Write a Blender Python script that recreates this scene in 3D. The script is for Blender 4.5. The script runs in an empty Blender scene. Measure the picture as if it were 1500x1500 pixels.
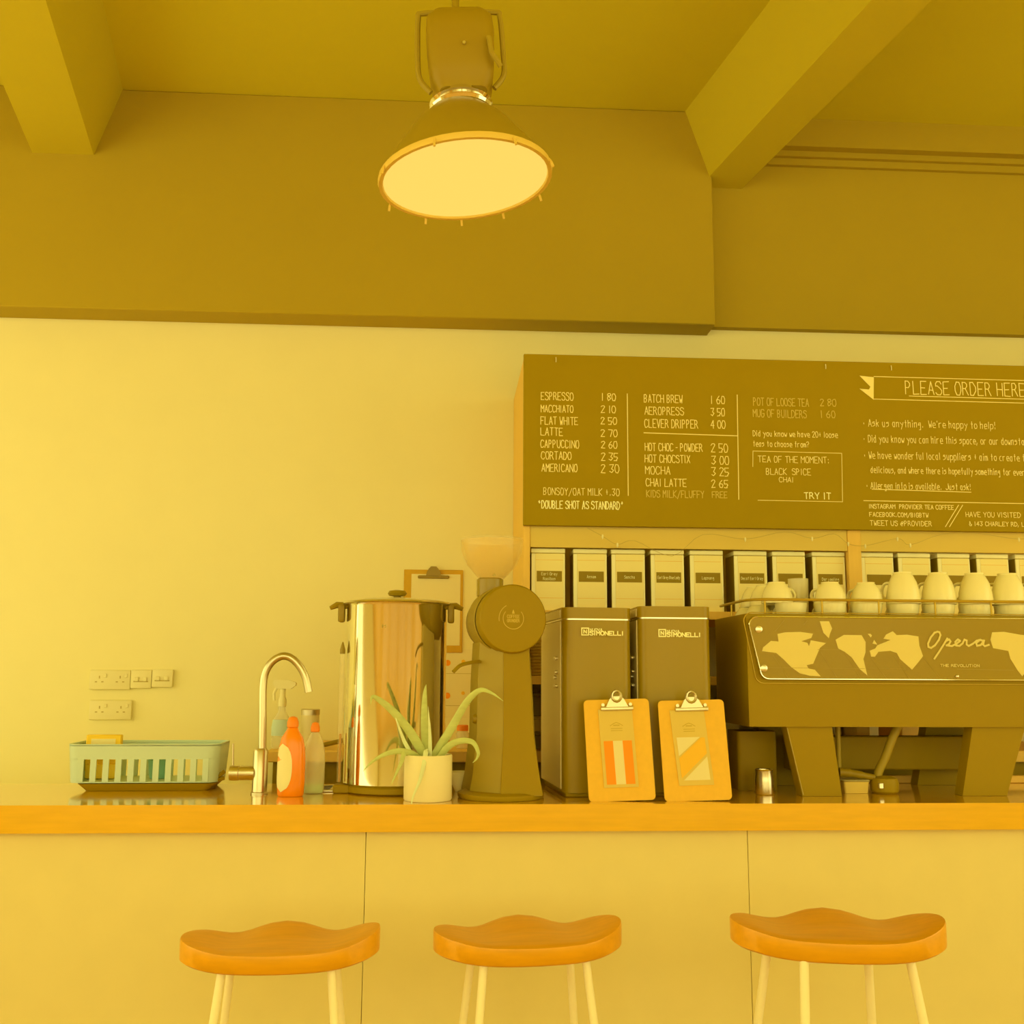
import bpy, bmesh, math, random
from mathutils import Vector, Matrix
random.seed(7)
S = bpy.context.scene
COL = S.collection
PI = math.pi
R = math.radians

# ------------------------------------------------------------------ camera
F_PX, EYE = 1500.0, 1.254
YAW, PIT, ROL = R(3.5), math.atan(235/1500), R(-0.3)
def ray(px, py):
    X, Y = px-750, py-750
    c, s = math.cos(-ROL), math.sin(-ROL)
    X, Y = X*c-Y*s, X*s+Y*c
    xr, u = X/F_PX, -Y/F_PX
    cp, sp = math.cos(PIT), math.sin(PIT)
    yf, z = cp-u*sp, sp+u*cp
    cy, sy = math.cos(YAW), math.sin(YAW)
    return Vector((xr*cy+yf*sy, -xr*sy+yf*cy, z))
def at(px, py, Y):
    r = ray(px, py); return r*(Y/r.y)+Vector((0, 0, EYE))
def atz(px, py, z):
    r = ray(px, py); return r*((z-EYE)/r.z)+Vector((0, 0, EYE))
cam = bpy.data.cameras.new('camera'); cam.sensor_width = 36; cam.sensor_fit = 'HORIZONTAL'
cam.lens = 36*F_PX/1500; cam.clip_start = .05
camo = bpy.data.objects.new('camera', cam); COL.objects.link(camo)
camo.matrix_world = Matrix.Translation((0, 0, EYE)) @ Matrix.Rotation(-YAW, 4, 'Z') @ Matrix.Rotation(PI/2+PIT, 4, 'X') @ Matrix.Rotation(-ROL, 4, 'Z')
S.camera = camo
S.view_settings.view_transform = 'Standard'; S.view_settings.look = 'None'
S.view_settings.gamma = 1; S.view_settings.use_curve_mapping = False
S.view_settings.exposure = 0.0
S.cycles.use_denoising = True
S.cycles.max_bounces = 8; S.cycles.diffuse_bounces = 5; S.cycles.transparent_max_bounces = 16
S.cycles.sample_clamp_indirect = 4

# ------------------------------------------------------------------ colours and materials
TINT = (1.0, .74, .27)          # colour of the daylight in the room
def lin(c): return tuple(((v/255)/12.92 if v/255 <= .04045 else ((v/255+.055)/1.055)**2.4) for v in c)
def alb(c, k=1.0): return tuple(max(.0005, min(.97, v*k/t)) for v, t in zip(lin(c), TINT))+(1,)
MATS = {}
def mat(name, c, rough=.6, metal=0, spec=.3, k=.95, noise=0, nscale=40, bump=0, alpha=1, trans=0, emit=None, raw=None, grain=None, coat=0):
    m = bpy.data.materials.new(name); m.use_nodes = True; MATS[name] = m
    nt = m.node_tree; b = nt.nodes['Principled BSDF']
    col = raw if raw else alb(c, k)
    b.inputs['Base Color'].default_value = col
    b.inputs['Roughness'].default_value = rough; b.inputs['Metallic'].default_value = metal
    b.inputs['Specular IOR Level'].default_value = spec
    b.inputs['Alpha'].default_value = alpha; b.inputs['Transmission Weight'].default_value = trans
    b.inputs['Coat Weight'].default_value = coat; b.inputs['Coat Roughness'].default_value = .1
    if emit:
        b.inputs['Emission Color'].default_value = lin(emit)+(1,); b.inputs['Emission Strength'].default_value = 1.0
    tc = nt.nodes.new('ShaderNodeTexCoord')
    if noise or bump or grain:
        mp = nt.nodes.new('ShaderNodeMapping'); nt.links.new(tc.outputs['Object'], mp.inputs['Vector'])
        if grain: mp.inputs['Scale'].default_value = grain
        nz = nt.nodes.new('ShaderNodeTexNoise'); nz.inputs['Scale'].default_value = nscale
        nz.inputs['Detail'].default_value = 5; nt.links.new(mp.outputs[0], nz.inputs['Vector'])
        if noise:
            mx = nt.nodes.new('ShaderNodeMix'); mx.data_type = 'RGBA'; mx.blend_type = 'MIX'
            mx.inputs['A'].default_value = tuple(v*(1-noise) for v in col[:3])+(1,)
            mx.inputs['B'].default_value = tuple(min(1, v*(1+noise)) for v in col[:3])+(1,)
            nt.links.new(nz.outputs['Fac'], mx.inputs['Factor']); nt.links.new(mx.outputs['Result'], b.inputs['Base Color'])
        if bump:
            bp = nt.nodes.new('ShaderNodeBump'); bp.inputs['Strength'].default_value = bump; bp.inputs['Distance'].default_value = .002
            nt.links.new(nz.outputs['Fac'], bp.inputs['Height']); nt.links.new(bp.outputs[0], b.inputs['Normal'])
    return m
M = MATS
mat('plaster', (243, 207, 97), .8, noise=.03, nscale=6, bump=.1)
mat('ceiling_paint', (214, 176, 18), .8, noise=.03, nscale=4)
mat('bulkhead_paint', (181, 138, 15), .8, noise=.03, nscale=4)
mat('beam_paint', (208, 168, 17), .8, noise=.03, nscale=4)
mat('floor_wood', (206, 140, 30), .45, noise=.2, nscale=5, grain=(1, 8, 1))
mat('panel_paint', (234, 194, 80), .6, noise=.04, nscale=9)
mat('worktop_wood', (238, 164, 13), .16, noise=.14, nscale=7, grain=(1, 9, 9), spec=.6, coat=1)
mat('shelf_wood', (240, 175, 50), .5, noise=.08, nscale=8, grain=(6, 6, 1))
mat('seat_wood', (232, 148, 4), .33, noise=.16, nscale=10, grain=(1, 7, 7), spec=.4)
mat('board_black', (165, 123, 3), .7, noise=.05, nscale=9, spec=.1)
mat('chalk', (234, 194, 80), .9, spec=.1, k=1.15)
mat('chalk_bright', (244, 206, 98), .9, spec=.1, k=1.15)
mat('chalk_dim', (206, 163, 48), .9, spec=.1, k=1.1)
mat('black', (160, 118, 2), .45, spec=.15)
mat('black_gloss', (156, 116, 4), .22, spec=.45)
mat('black_satin', (160, 119, 2), .27, spec=.3)
mat('black_plastic', (152, 112, 3), .4, spec=.4)
mat('cast_grey', (168, 128, 14), .5, spec=.4)
mat('chrome', None, .08, metal=1, raw=(.86, .83, .72, 1))
mat('steel', None, .28, metal=1, raw=(.80, .76, .62, 1))
mat('steel_dull', None, .42, metal=1, raw=(.62, .55, .38, 1))
mat('tap_steel', None, .3, metal=1, raw=(.64, .58, .40, 1))
mat('grey_plate', (240, 200, 96), .4, spec=.4)
mat('bronze_rail', (196, 146, 26), .3, metal=.3)
mat('white_plastic', (244, 208, 100), .4, spec=.4)
mat('socket_plastic', (238, 202, 98), .45, spec=.3)
mat('mark_grey', (190, 150, 50), .6)
mat('white_china', (250, 214, 104), .22, spec=.5)
mat('white_pot', (244, 206, 100), .5, spec=.3)
mat('white_metal', (250, 214, 108), .35, spec=.4, k=1.0)
mat('tin_front', (250, 208, 88), .45, spec=.4)
mat('tin_edge', (250, 216, 108), .3, spec=.5)
mat('tin_side', (166, 124, 8), .4, spec=.3)
mat('label_black', (152, 112, 3), .6)
mat('paper', (240, 202, 96), .85, spec=.1)
mat('paper_tan', (228, 178, 58), .85, spec=.1)
mat('clip_wood', (242, 170, 30), .6, noise=.07, nscale=60)
mat('clip_wood_dark', (212, 148, 14), .6, noise=.08, nscale=60)
mat('orange_print', (252, 138, 4), .6)
mat('amber_print', (246, 172, 24), .6)
mat('orange_soap', (252, 128, 2), .2, spec=.5)
mat('orange_cap', (252, 128, 6), .35)
mat('yellow_pack', (252, 188, 30), .5)
mat('teal_plastic', (204, 198, 116), .4, spec=.3)
mat('teal_dark', (140, 172, 100), .4)
mat('green_liquid', (180, 196, 80), .2)
mat('leaf_green', (198, 184, 70), .45, noise=.18, nscale=30, grain=(1, 1, 3), spec=.3)
mat('leaf_pale', (226, 208, 102), .45, noise=.12, nscale=30, spec=.3)
mat('soil', (150, 105, 10), .9)
mat('lamp_face', (250, 212, 100), .5, raw=(.1, .08, .03, 1), emit=(250, 212, 100))
mat('shade_metal', (180, 134, 12), .45, spec=.4, k=.8)
mat('lamp_black', (162, 119, 4), .5)
mat('rim_amber', (236, 178, 50), .4)
mat('clear', (248, 212, 110), .06, spec=.5, alpha=.16)
mat('clear_tan', (246, 190, 72), .1, spec=.7, alpha=.30)
mat('clear_soap', (248, 212, 110), .1, spec=.6, alpha=.38)
mat('clear_film', (236, 196, 84), .15, spec=.5, alpha=.6)
mat('map_gold', (222, 182, 66), .45, k=1.05)
mat('map_line', (176, 134, 22), .5)
mat('gauge_red', (200, 128, 20), .4)

# ------------------------------------------------------------------ mesh builder
class MB:
    def __init__(s): s.v = []; s.f = []
    def add(s, vs, fs):
        o = len(s.v); s.v += [Vector(v) for v in vs]; s.f += [tuple(i+o for i in f) for f in fs]; return s
    def box(s, x0, x1, y0, y1, z0, z1):
        return s.add([(x0,y0,z0),(x1,y0,z0),(x1,y1,z0),(x0,y1,z0),(x0,y0,z1),(x1,y0,z1),(x1,y1,z1),(x0,y1,z1)],
                     [(0,3,2,1),(4,5,6,7),(0,1,5,4),(1,2,6,5),(2,3,7,6),(3,0,4,7)])
    def rbox(s, x0, x1, y0, y1, z0, z1, r=.004, seg=2, vert=False):
        bm = bmesh.new(); bmesh.ops.create_cube(bm, size=1)
        for v in bm.verts:
            v.co = Vector(((x0+x1)/2+v.co.x*(x1-x0), (y0+y1)/2+v.co.y*(y1-y0), (z0+z1)/2+v.co.z*(z1-z0)))
        es = [e for e in bm.edges if not vert or abs(e.verts[0].co.z-e.verts[1].co.z) > 1e-6]
        bmesh.ops.bevel(bm, geom=es, offset=r, segments=seg, profile=.5, affect='EDGES')
        bm.verts.index_update()
        s.add([v.co.copy() for v in bm.verts], [[v.index for v in f.verts] for f in bm.faces]); bm.free(); return s
    def loft(s, rings, cap=True, closed=True):
        n = len(rings[0]); o = len(s.v)
        for r in rings: s.v += [Vector(p) for p in r]
        for i in range(len(rings)-1):
            for j in range(n if closed else n-1):
                a, b = o+i*n+j, o+i*n+(j+1) % n
                s.f.append((a, b, b+n, a+n))
        if cap:
            s.f.append(tuple(o+j for j in reversed(range(n))))
            s.f.append(tuple(o+(len(rings)-1)*n+j for j in range(n)))
        return s
    def tube(s, pts, r, n=10, cap=True, up=None, flat=1.0):
        pts = [Vector(p) for p in pts]; rs = r if isinstance(r, (list, tuple)) else [r]*len(pts)
        rings = []; prev = None
        for i, p in enumerate(pts):
            t = (pts[min(i+1, len(pts)-1)]-pts[max(i-1, 0)]).normalized()
            if up is not None:
                a = t.cross(Vector(up)).normalized()
            elif prev is None:
                a = t.orthogonal().normalized()
            else:
                a = (prev-t*prev.dot(t)).normalized()
            prev = a; b = t.cross(a)
            rings.append([p+a*math.cos(2*PI*k/n)*rs[i]+b*math.sin(2*PI*k/n)*rs[i]*flat for k in range(n)])
        return s.loft(rings, cap)
    def lathe(s, prof, c=(0, 0, 0), n=32, axis='z', sx=1, sy=1, cap=True):
        rings = []
        for r, z in prof:
            ring = []
            for k in range(n):
                a = 2*PI*k/n; x, y = r*math.cos(a)*sx, r*math.sin(a)*sy
                if axis == 'z': q = (x, y, z)
                elif axis == 'y': q = (x, z, -y)
                else: q = (z, x, y)
                ring.append(Vector(c)+Vector(q))
            rings.append(ring)
        return s.loft(rings, cap)
    def prism(s, poly, y0, y1):            # outline in x-z, extruded along y
        n = len(poly); o = len(s.v)
        s.v += [Vector((x, y0, z)) for x, z in poly]+[Vector((x, y1, z)) for x, z in poly]
        s.f.append(tuple(o+i for i in range(n))); s.f.append(tuple(o+n+i for i in reversed(range(n))))
        for i in range(n):
            j = (i+1) % n; s.f.append((o+i, o+n+i, o+n+j, o+j))
        return s
    def stroke(s, pts, y, w):              # thin flat line in the x-z plane facing -y
        for (a, b) in zip(pts[:-1], pts[1:]):
            s.k = (getattr(s, 'k', 0)+1) % 12; yy = y-s.k*3e-5
            a = Vector((a[0], yy, a[1])); b = Vector((b[0], yy, b[1])); d = b-a
            if d.length < 1e-6: continue
            d.normalize(); nrm = Vector((-d.z, 0, d.x))*w/2; e = d*w*.35
            s.add([a-e-nrm, b+e-nrm, b+e+nrm, a-e+nrm], [(0, 1, 2, 3)])
        return s
    def rot(s, m):
        s.v = [m @ v for v in s.v]; return s

def build(name, mb, m, parent=None, world=False, smooth=40):
    vs = mb.v
    if parent is not None and world:
        inv = parent.matrix_basis.inverted(); vs = [inv @ v for v in vs]
    me = bpy.data.meshes.new(name); me.from_pydata([tuple(v) for v in vs], [], mb.f)
    bm = bmesh.new(); bm.from_mesh(me); bmesh.ops.recalc_face_normals(bm, faces=bm.faces[:]); bm.to_mesh(me); bm.free()
    me.materials.append(M[m] if isinstance(m, str) else m)
    if smooth:
        me.shade_smooth(); me.set_sharp_from_angle(angle=R(smooth))
    o = bpy.data.objects.new(name, me); COL.objects.link(o)
    if parent is not None: o.parent = parent
    return o
def flat(name, mb, m, parent=None, world=True):     # lettering and prints: no normal flipping needed
    return build(name, mb, m, parent, world, 0)
def tag(o, label, cat, group=None):
    o['label'] = label; o['category'] = cat
    if group: o['group'] = group
    return o
def thing(name, label, cat, loc, rz=0, group=None, ry=0):
    o = bpy.data.objects.new(name, None); COL.objects.link(o); o.empty_display_size = .05
    o.location = loc; o.rotation_euler = (0, ry, rz)
    o.matrix_basis = Matrix.Translation(loc) @ Matrix.Rotation(rz, 4, 'Z') @ Matrix.Rotation(ry, 4, 'Y')
    return tag(o, label, cat, group)
def struct(name, mb, m):
    o = build(name, mb, m); o['kind'] = 'structure'; return o
def dup(root, loc, rz, label):
    def cp(o, par):
        c = o.copy(); COL.objects.link(c)
        if par is not None: c.parent = par
        for ch in KIDS.get(o.name, ()): cp(ch, c)
        return c
    c = cp(root, None); c.location = loc; c.rotation_euler = (0, 0, rz); c['label'] = label
    return c
KIDS = {}
def index():
    KIDS.clear()
    for o in bpy.data.objects:
        if o.parent: KIDS.setdefault(o.parent.name, []).append(o)
def rrect(cx, cy, hx, hy, r, z, k=5):
    pts = []
    for qx, qy, a0 in ((1, 1, 0), (-1, 1, 90), (-1, -1, 180), (1, -1, 270)):
        for i in range(k+1):
            a = R(a0+90*i/k); pts.append((cx+qx*(hx-r)+r*math.cos(a), cy+qy*(hy-r)+r*math.sin(a), z))
    return pts
def smoothpath(pts, n=6):
    P = [Vector(p) for p in pts]; out = []
    for i in range(len(P)-1):
        p0, p1, p2, p3 = P[max(i-1, 0)], P[i], P[i+1], P[min(i+2, len(P)-1)]
        for k in range(n):
            t = k/n
            out.append(.5*((2*p1)+(p2-p0)*t+(2*p0-5*p1+4*p2-p3)*t*t+(3*p1-p0-3*p2+p3)*t**3))
    out.append(P[-1]); return out

# ------------------------------------------------------------------ hand lettering (stroke alphabet)
G = {'A':'022842 1434','B':'0208 082837362505 2534332202','C':'4738180604123243','D':'0208 082846442202','E':'48080242 0535',
'F':'480802 0535','G':'47381806041232434525','H':'0208 4248 0545','I':'2228','J':'48431203','K':'0208 4805 0542','L':'080242',
'M':'0208254842','N':'02084248','O':'180604123244463818','P':'0208 082837362505','Q':'180604123244463818 2342',
'R':'0208 082837362505 2542','S':'473818070616354443321203','T':'0848 2228','U':'080412324448','V':'082248','W':'0812253248',
'X':'0248 0842','Y':'082548 2522','Z':'08480242','0':'180604123244463818','1':'2822','2':'071838470242','3':'08482544332203',
'4':'380444 3832','5':'480805354433321202','6':'3816041232443505','7':'084822','8':'18384736160718 164433120416','9':'4635160718384742',
'.':'2223','­':'','+':'1535 2327','-':'1535',':':'2223 2526','/':'0148','*':'1737 2628','\'':'2827','!':'2825 2223','?':'071838462524 2223',
',':'2311','@':'35251424343546372716041232','&':'42171827150412324 4'.replace(' ',''),'•':'2425 2524',
'a':'3616041232 3632','b':'0802 05163644321202','c':'3616041232','d':'3616041232 3832','e':'0444361604123242','f':'382822 1636',
'g':'3616041434 36302010','h':'0802 05163632','i':'2622 2827','j':'262010','k':'0802 3604 1532','l':'2822','m':'0602 05162522 25364442',
'n':'0602 05163632','o':'16041232443616','p':'0600 05163644321202','q':'3616041232 3630','r':'0602 051636','s':'361605353302',
't':'2822 1636','u':'06041232 3632','v':'062246','w':'0612243246','x':'0642 0246','y':'0624 4610','z':'06460242'}
NARROW = 'Iil1.,:!\'-'
def lettering(mb, text, x0, x1, z, cap, y, w, jit=.15, rnd=random):
    adv = [(3.2 if c in NARROW else 3.0 if c == ' ' else 5.4) for c in text]
    tot = sum(adv)-1.4; u = (x1-x0)/tot; v = cap/6; x = x0
    for c, a in zip(text, adv):
        off = -1.3 if c in NARROW else 0
        for stroke in G.get(c, '').split():
            pts = [(x+(int(stroke[i])+off+rnd.uniform(-jit, jit))*u, z+(int(stroke[i+1])-2+rnd.uniform(-jit, jit))*v) for i in range(0, len(stroke), 2)]
            mb.stroke(pts, y, w)
        x += a*u
def write_px(mb, text, px0, px1, pyb, cap_px, Y, w, jit=.15):
    a, b, t = at(px0, pyb, Y), at(px1, pyb, Y), at(px0, pyb-cap_px, Y)
    lettering(mb, text, a.x, b.x, a.z, t.z-a.z, Y, w, jit)

# ================================================================== THE SETTING
WY = 4.10                                   # back wall
CEIL = 3.60
XL, XR, YF = -3.6, 4.6, -2.6
struct('floor', MB().box(XL, XR, YF, WY, -.1, 0), 'floor_wood')
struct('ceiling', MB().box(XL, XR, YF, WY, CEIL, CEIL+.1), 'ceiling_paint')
struct('wall_back', MB().box(XL, XR, WY, WY+.1, 0, CEIL), 'plaster')
struct('wall_left', MB().box(XL-.1, XL, YF, -1.6, 0, CEIL).box(XL-.1, XL, -1.6, 3.8, 0, .5).box(XL-.1, XL, -1.6, 3.8, 2.8, CEIL).box(XL-.1, XL, 3.8, WY, 0, CEIL), 'plaster')
struct('wall_right', MB().box(XR, XR+.1, YF, -1.6, 0, CEIL).box(XR, XR+.1, -1.6, 2.6, 0, .5).box(XR, XR+.1, -1.6, 2.6, 3.1, CEIL).box(XR, XR+.1, 2.6, WY, 0, CEIL), 'plaster')  # unseen side opening added to lighten the right of the room
struct('bounce_ledge', MB().box(-2.9, -.70, 3.55, WY, .0, .81), 'plaster')  # unseen pale ledge, added to bounce light onto the lower wall
wf = MB().box(XL, XR, YF-.1, YF, 0, .55).box(XL, XR, YF-.1, YF, 3.35, CEIL)
for x in (XL, -1.75, .35, 2.35, XR-.3): wf.box(x, x+.3, YF-.1, YF, .55, 3.35)
struct('wall_front', wf, 'plaster')
# left bulkhead projects a little, the right one is nearly flush with the wall
bz = at(500, 464, 3.96).z; bxr = at(1043, 400, 3.96).x
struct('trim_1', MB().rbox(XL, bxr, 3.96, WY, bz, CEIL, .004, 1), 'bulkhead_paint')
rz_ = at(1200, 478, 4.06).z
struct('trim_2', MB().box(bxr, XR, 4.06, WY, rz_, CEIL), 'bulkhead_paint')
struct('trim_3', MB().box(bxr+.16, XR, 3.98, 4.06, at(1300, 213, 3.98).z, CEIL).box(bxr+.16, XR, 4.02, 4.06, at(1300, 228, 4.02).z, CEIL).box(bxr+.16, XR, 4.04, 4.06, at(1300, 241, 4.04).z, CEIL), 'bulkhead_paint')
BZ = 3.31                                   # underside of the ceiling beams
bd = Vector((math.sin(R(-10.4)), math.cos(R(-10.4)), 0))
def beam(name, pl, pr, fl):
    a, b = atz(*pl, BZ), atz(*pr, BZ)
    def quad(dx, z):
        w = []
        for p, s in ((a, -1), (b, 1)):
            for yy in (YF, 4.06):
                t = (yy-p.y)/bd.y; q = p+bd*t; w.append(Vector((q.x+s*dx, q.y, z)))
        return [w[0], w[2], w[3], w[1]]
    mb = MB().loft([quad(0, BZ), quad(fl, CEIL+.01)])
    struct(name, mb, 'beam_paint')
beam('trim_4', (6, 150), (105, 150), .10)
beam('trim_5', (1129, 150), (1203, 150), .10)

# ================================================================== COUNTERS
CY = 2.869; CT = .90; CTH = .072; CB = 3.40
hx0, hx1, hy0, hy1 = -.47, -.345, 3.17, 3.31
wt = thing('worktop', 'long glossy orange wood worktop running across the whole counter', 'worktop', (0, CY, CT-CTH))
top = MB()
for a in ((XL+.9, hx0, CY, CB), (hx1, 4.2, CY, CB), (hx0, hx1, CY, hy0), (hx0, hx1, hy1, CB)): top.box(a[0], a[1], a[2], a[3], CT-CTH, CT)
build('top', top, 'worktop_wood', wt, True)
up = MB().rbox(at(1205, 1130, CB).x, 4.2, CB-.018, CB-.001, CT+.0005, CT+.024, .002, 1)
tag(build('batten', up, 'shelf_wood'), 'low wooden batten along back edge of worktop behind espresso machine', 'batten')
xs = [XL+.9, atz(540, 1300, .6).x, 0, 4.2]
PX1 = at(540, 1300, CY+.035).x; PX2 = at(1103, 1300, CY+.035).x
cbase = thing('counter_base', 'cream panelled counter base under the long orange wood worktop', 'counter', (0, CY+.035, 0))
for i, (a, b, l) in enumerate(((XL+.9, PX1, 'cream counter front panel at the left end, behind the first stool'),
                               (PX1, PX2, 'middle cream counter front panel behind the centre stool'),
                               (PX2, 4.2, 'cream counter front panel at the right end, behind the third stool'))):
    pn = build('front_panel', MB().rbox(a+.0007, b-.0007, CY+.035, CY+.055, 0, CT-CTH-.001, .0012, 1), 'panel_paint', cbase, True); pn['label'] = l
(build('carcass', MB().box(XL+.95, hx0-.03, CY+.056, CB-.03, 0, CT-CTH-.001).box(hx1+.03, 4.15, CY+.056, CB-.03, 0, CT-CTH-.001).box(hx0-.03, hx1+.03, CY+.056, hy0-.03, 0, CT-CTH-.001), 'black', cbase, True))
sk = thing('sink', 'small stainless steel sink let into worktop behind the orange soap bottle', 'sink', ((hx0+hx1)/2, (hy0+hy1)/2, CT))
rim = MB()
for a in ((hx0-.012, hx1+.012, hy0-.012, hy0+.004), (hx0-.012, hx1+.012, hy1-.004, hy1+.012), (hx0-.012, hx0+.004, hy0, hy1), (hx1-.004, hx1+.012, hy0, hy1)):
    rim.rbox(*a, CT+.0005, CT+.006, .002, 1)
build('rim', rim, 'steel', sk, True)
bs = MB()
for a in ((hx0, hx1, hy0, hy0+.003, .76, CT), (hx0, hx1, hy1-.003, hy1, .76, CT), (hx0, hx0+.003, hy0, hy1, .76, CT), (hx1-.003, hx1, hy0, hy1, .76, CT), (hx0, hx1, hy0, hy1, .757, .76)): bs.box(*a)
build('basin', bs, 'steel', sk, True)

# back counter along the wall
BY = 3.56
bt, bb = at(450, 1103, BY).z, at(450, 1120, BY).z
bx0 = at(393, 1110, BY).x
bc = thing('back_counter', 'low wooden back counter with dark front along the wall', 'counter', (bx0, BY, 0))
build('top', MB().rbox(bx0, 4.3, BY, WY-.002, bb, bt, .003, 1), 'shelf_wood', bc, True)
build('cabinet', MB().box(bx0+.02, 4.28, BY+.03, WY-.002, 0, bb), 'black', bc, True)

# ================================================================== SHELVING, MENU BOARD, TINS
UY = 3.53                                   # front of shelving
ux0 = at(767, 800, UY).x; ux1 = at(777, 800, UY).x
dx0, dx1 = at(1243, 800, UY).x, at(1262, 800, UY).x
uend = 2.95
ut = at(765, 524, UY).z
sh1 = at(900, 893, UY).z; sh2 = at(790, 990, UY).z; shth = .028
su = thing('shelf_unit', 'wooden shelf unit holding the tea tins under the menu board', 'shelf', ((ux0+uend)/2, UY, bt))
build('side_panel', MB().rbox(ux0, ux1, UY, WY-.003, bt, ut, .001, 1), 'shelf_wood', su, True)
build('divider', MB().rbox(dx0, dx1, UY, WY-.003, bt, ut, .001, 1), 'shelf_wood', su, True)
build('side_panel', MB().rbox(uend, uend+.03, UY, WY-.003, bt, ut, .001, 1), 'shelf_wood', su, True)
for z in (sh1, sh2):
    build('shelf', MB().rbox(ux1, dx0, UY+.002, WY-.003, z-shth, z, .001, 1).rbox(dx1, uend, UY+.002, WY-.003, z-shth, z, .001, 1), 'shelf_wood', su, True)

MY = UY-.022
m0 = at(765, 518, MY); m1 = at(767, 769, MY); mzr = 3.02
for a, b in ((ux1, dx0), (dx1, uend)):
    build('lit_wall_strip', MB().rbox(a+.0005, b-.0005, UY+.004, UY+.014, at(850, 801, UY).z, m1.z+.05, .001, 1), 'paper_tan', su, True)  # added panel, set forward to catch light in place of the shaded wall
mbd = thing('menu_board', 'wide black chalkboard menu with hand lettered drinks and prices', 'menu board', ((m0.x+mzr)/2, MY, m1.z))
build('panel', MB().rbox(m0.x, mzr, MY, UY-.001, m1.z, m0.z, .0015, 1), 'board_black', mbd, True)
LY = MY-.0012
W1 = .0028
def chalk(items, m, w=W1, jit=.18):
    for t, a, b, y, cap in items:
        q = MB(); write_px(q, t, a, b, y, cap, LY, w, jit); flat('lettering', q, m, mbd)
col1 = [('ESPRESSO',791,838,585,11),('MACCHIATO',791,838,603,10),('FLAT WHITE',791,845,621,11),('LATTE',791,823,637,11),('CAPPUCCINO',791,847,655,11),('CORTADO',792,836,672,11),('AMERICANO',793,845,690,11),
        ('1 80',880,900,585,10),('2 10',879,900,603,10),('2 50',879,902,620,10),('2 70',879,903,638,10),('2 60',880,903,655,10),('2 35',880,904,673,11),('2 30',880,906,691,12),
        ('BATCH BREW',942,998,587,11),('AEROPRESS',943,1000,605,11),('CLEVER DRIPPER',943,1021,624,12),('HOT CHOC - POWDER',944,1028,658,11),('HOT CHOCSTIX',944,1010,675,11),('MOCHA',945,981,692,11),('CHAI LATTE',946,1005,710,11),
        ('1 60',1040,1060,588,11),('3 50',1040,1060,606,11),('4 00',1040,1061,624,11),('2 50',1041,1065,659,12),('3 00',1042,1067,677,12),('3 25',1042,1067,694,12),('2 65',1042,1066,711,11)]
chalk(col1, 'chalk')
chalk([('KIDS MILK/FLUFFY',947,1031,726,10),('FREE',1043,1065,726,9),('POT OF LOOSE TEA',1102,1183,590,11),('MUG OF BUILDERS',1102,1180,607,11),('2 80',1200,1223,590,10),('1 60',1201,1222,607,10)], 'chalk_dim')
chalk([('BONSOY/OAT MILK +.30',796,907,724,10),('TEA OF THE MOMENT:',1110,1214,673,9),('BLACK  SPICE',1122,1187,691,9),('CHAI',1141,1162,702,7),('INSTAGRAM  PROVIDER TEA COFFEE',1273,1397,739,6),('FACEBOOK.COM/BIGBTW',1274,1360,751,6),('TWEET US @PROVIDER',1275,1365,764,7),('HAVE YOU VISITED',1415,1495,750,7),('& 143 CHARLEY RD, LS',1420,1506,763,6)], 'chalk', .0023)
chalk([('*DOUBLE SHOT AS STANDARD*',788,913,744,11),('TRY IT',1178,1217,726,9)], 'chalk_bright', .0032)
chalk([('PLEASE ORDER HERE',1325,1500,571,19)], 'chalk', .0033, .12)
chalk([('Did you know we have 20+ loose',1102,1226,635,8),('teas to choose from?',1102,1184,650,8),('• Ask us anything.  We\'re happy to help!',1262,1457,619,10),('• Did you know you can hire this space, or our downstairs',1263,1512,642,10),
       ('• We have wonderful local suppliers + aim to create food',1264,1516,666,10),('delicious, and where there is hopefully something for everyone',1275,1518,687,9),('• Allergen info is available.  Just ask!',1268,1422,710,9)], 'chalk', .0023)
def P2(px, py, Y): p = at(px, py, Y); return (p.x, p.z)
ln = MB()
for a, b in (((917,575),(920,724)),((1078,575),(1082,728)),((942,632),(1079,635))): ln.stroke([P2(*a, LY), P2(*b, LY)], LY, .0032)
flat('ruled_line', ln, 'chalk', mbd)
ln = MB()
for pts in (((1278,546),(1520,550)),((1278,579),(1520,583)),((1265,728),(1520,730)),((1330,574),(1505,577)),((1277,711),(1422,714)),((1385,765),(1404,733)),((1391,765),(1410,733))):
    ln.stroke([P2(*p, LY) for p in pts], LY, .0028)
ln.stroke([P2(*p, LY) for p in ((1102,680),(1102,657),(1232,659),(1234,730),(1110,729))], LY, .0022)
flat('ruled_line', ln, 'chalk', mbd)
rb = MB().prism([P2(*p, LY-.0004) for p in ((1257,545),(1278,547),(1278,580),(1257,564),(1271,565),(1273,561))], LY-.0004, LY)
flat('ribbon_tail', rb, 'chalk', mbd)
for px, py in ((812, 526), (1207, 532), (1303, 533)):
    p = at(px, py, MY); build('hook', MB().tube([p+Vector((0, -.002, -.010)), p+Vector((0, -.003, 0)), p+Vector((0, -.001, .008))], .0018, 6), 'white_plastic', mbd, True)

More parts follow.
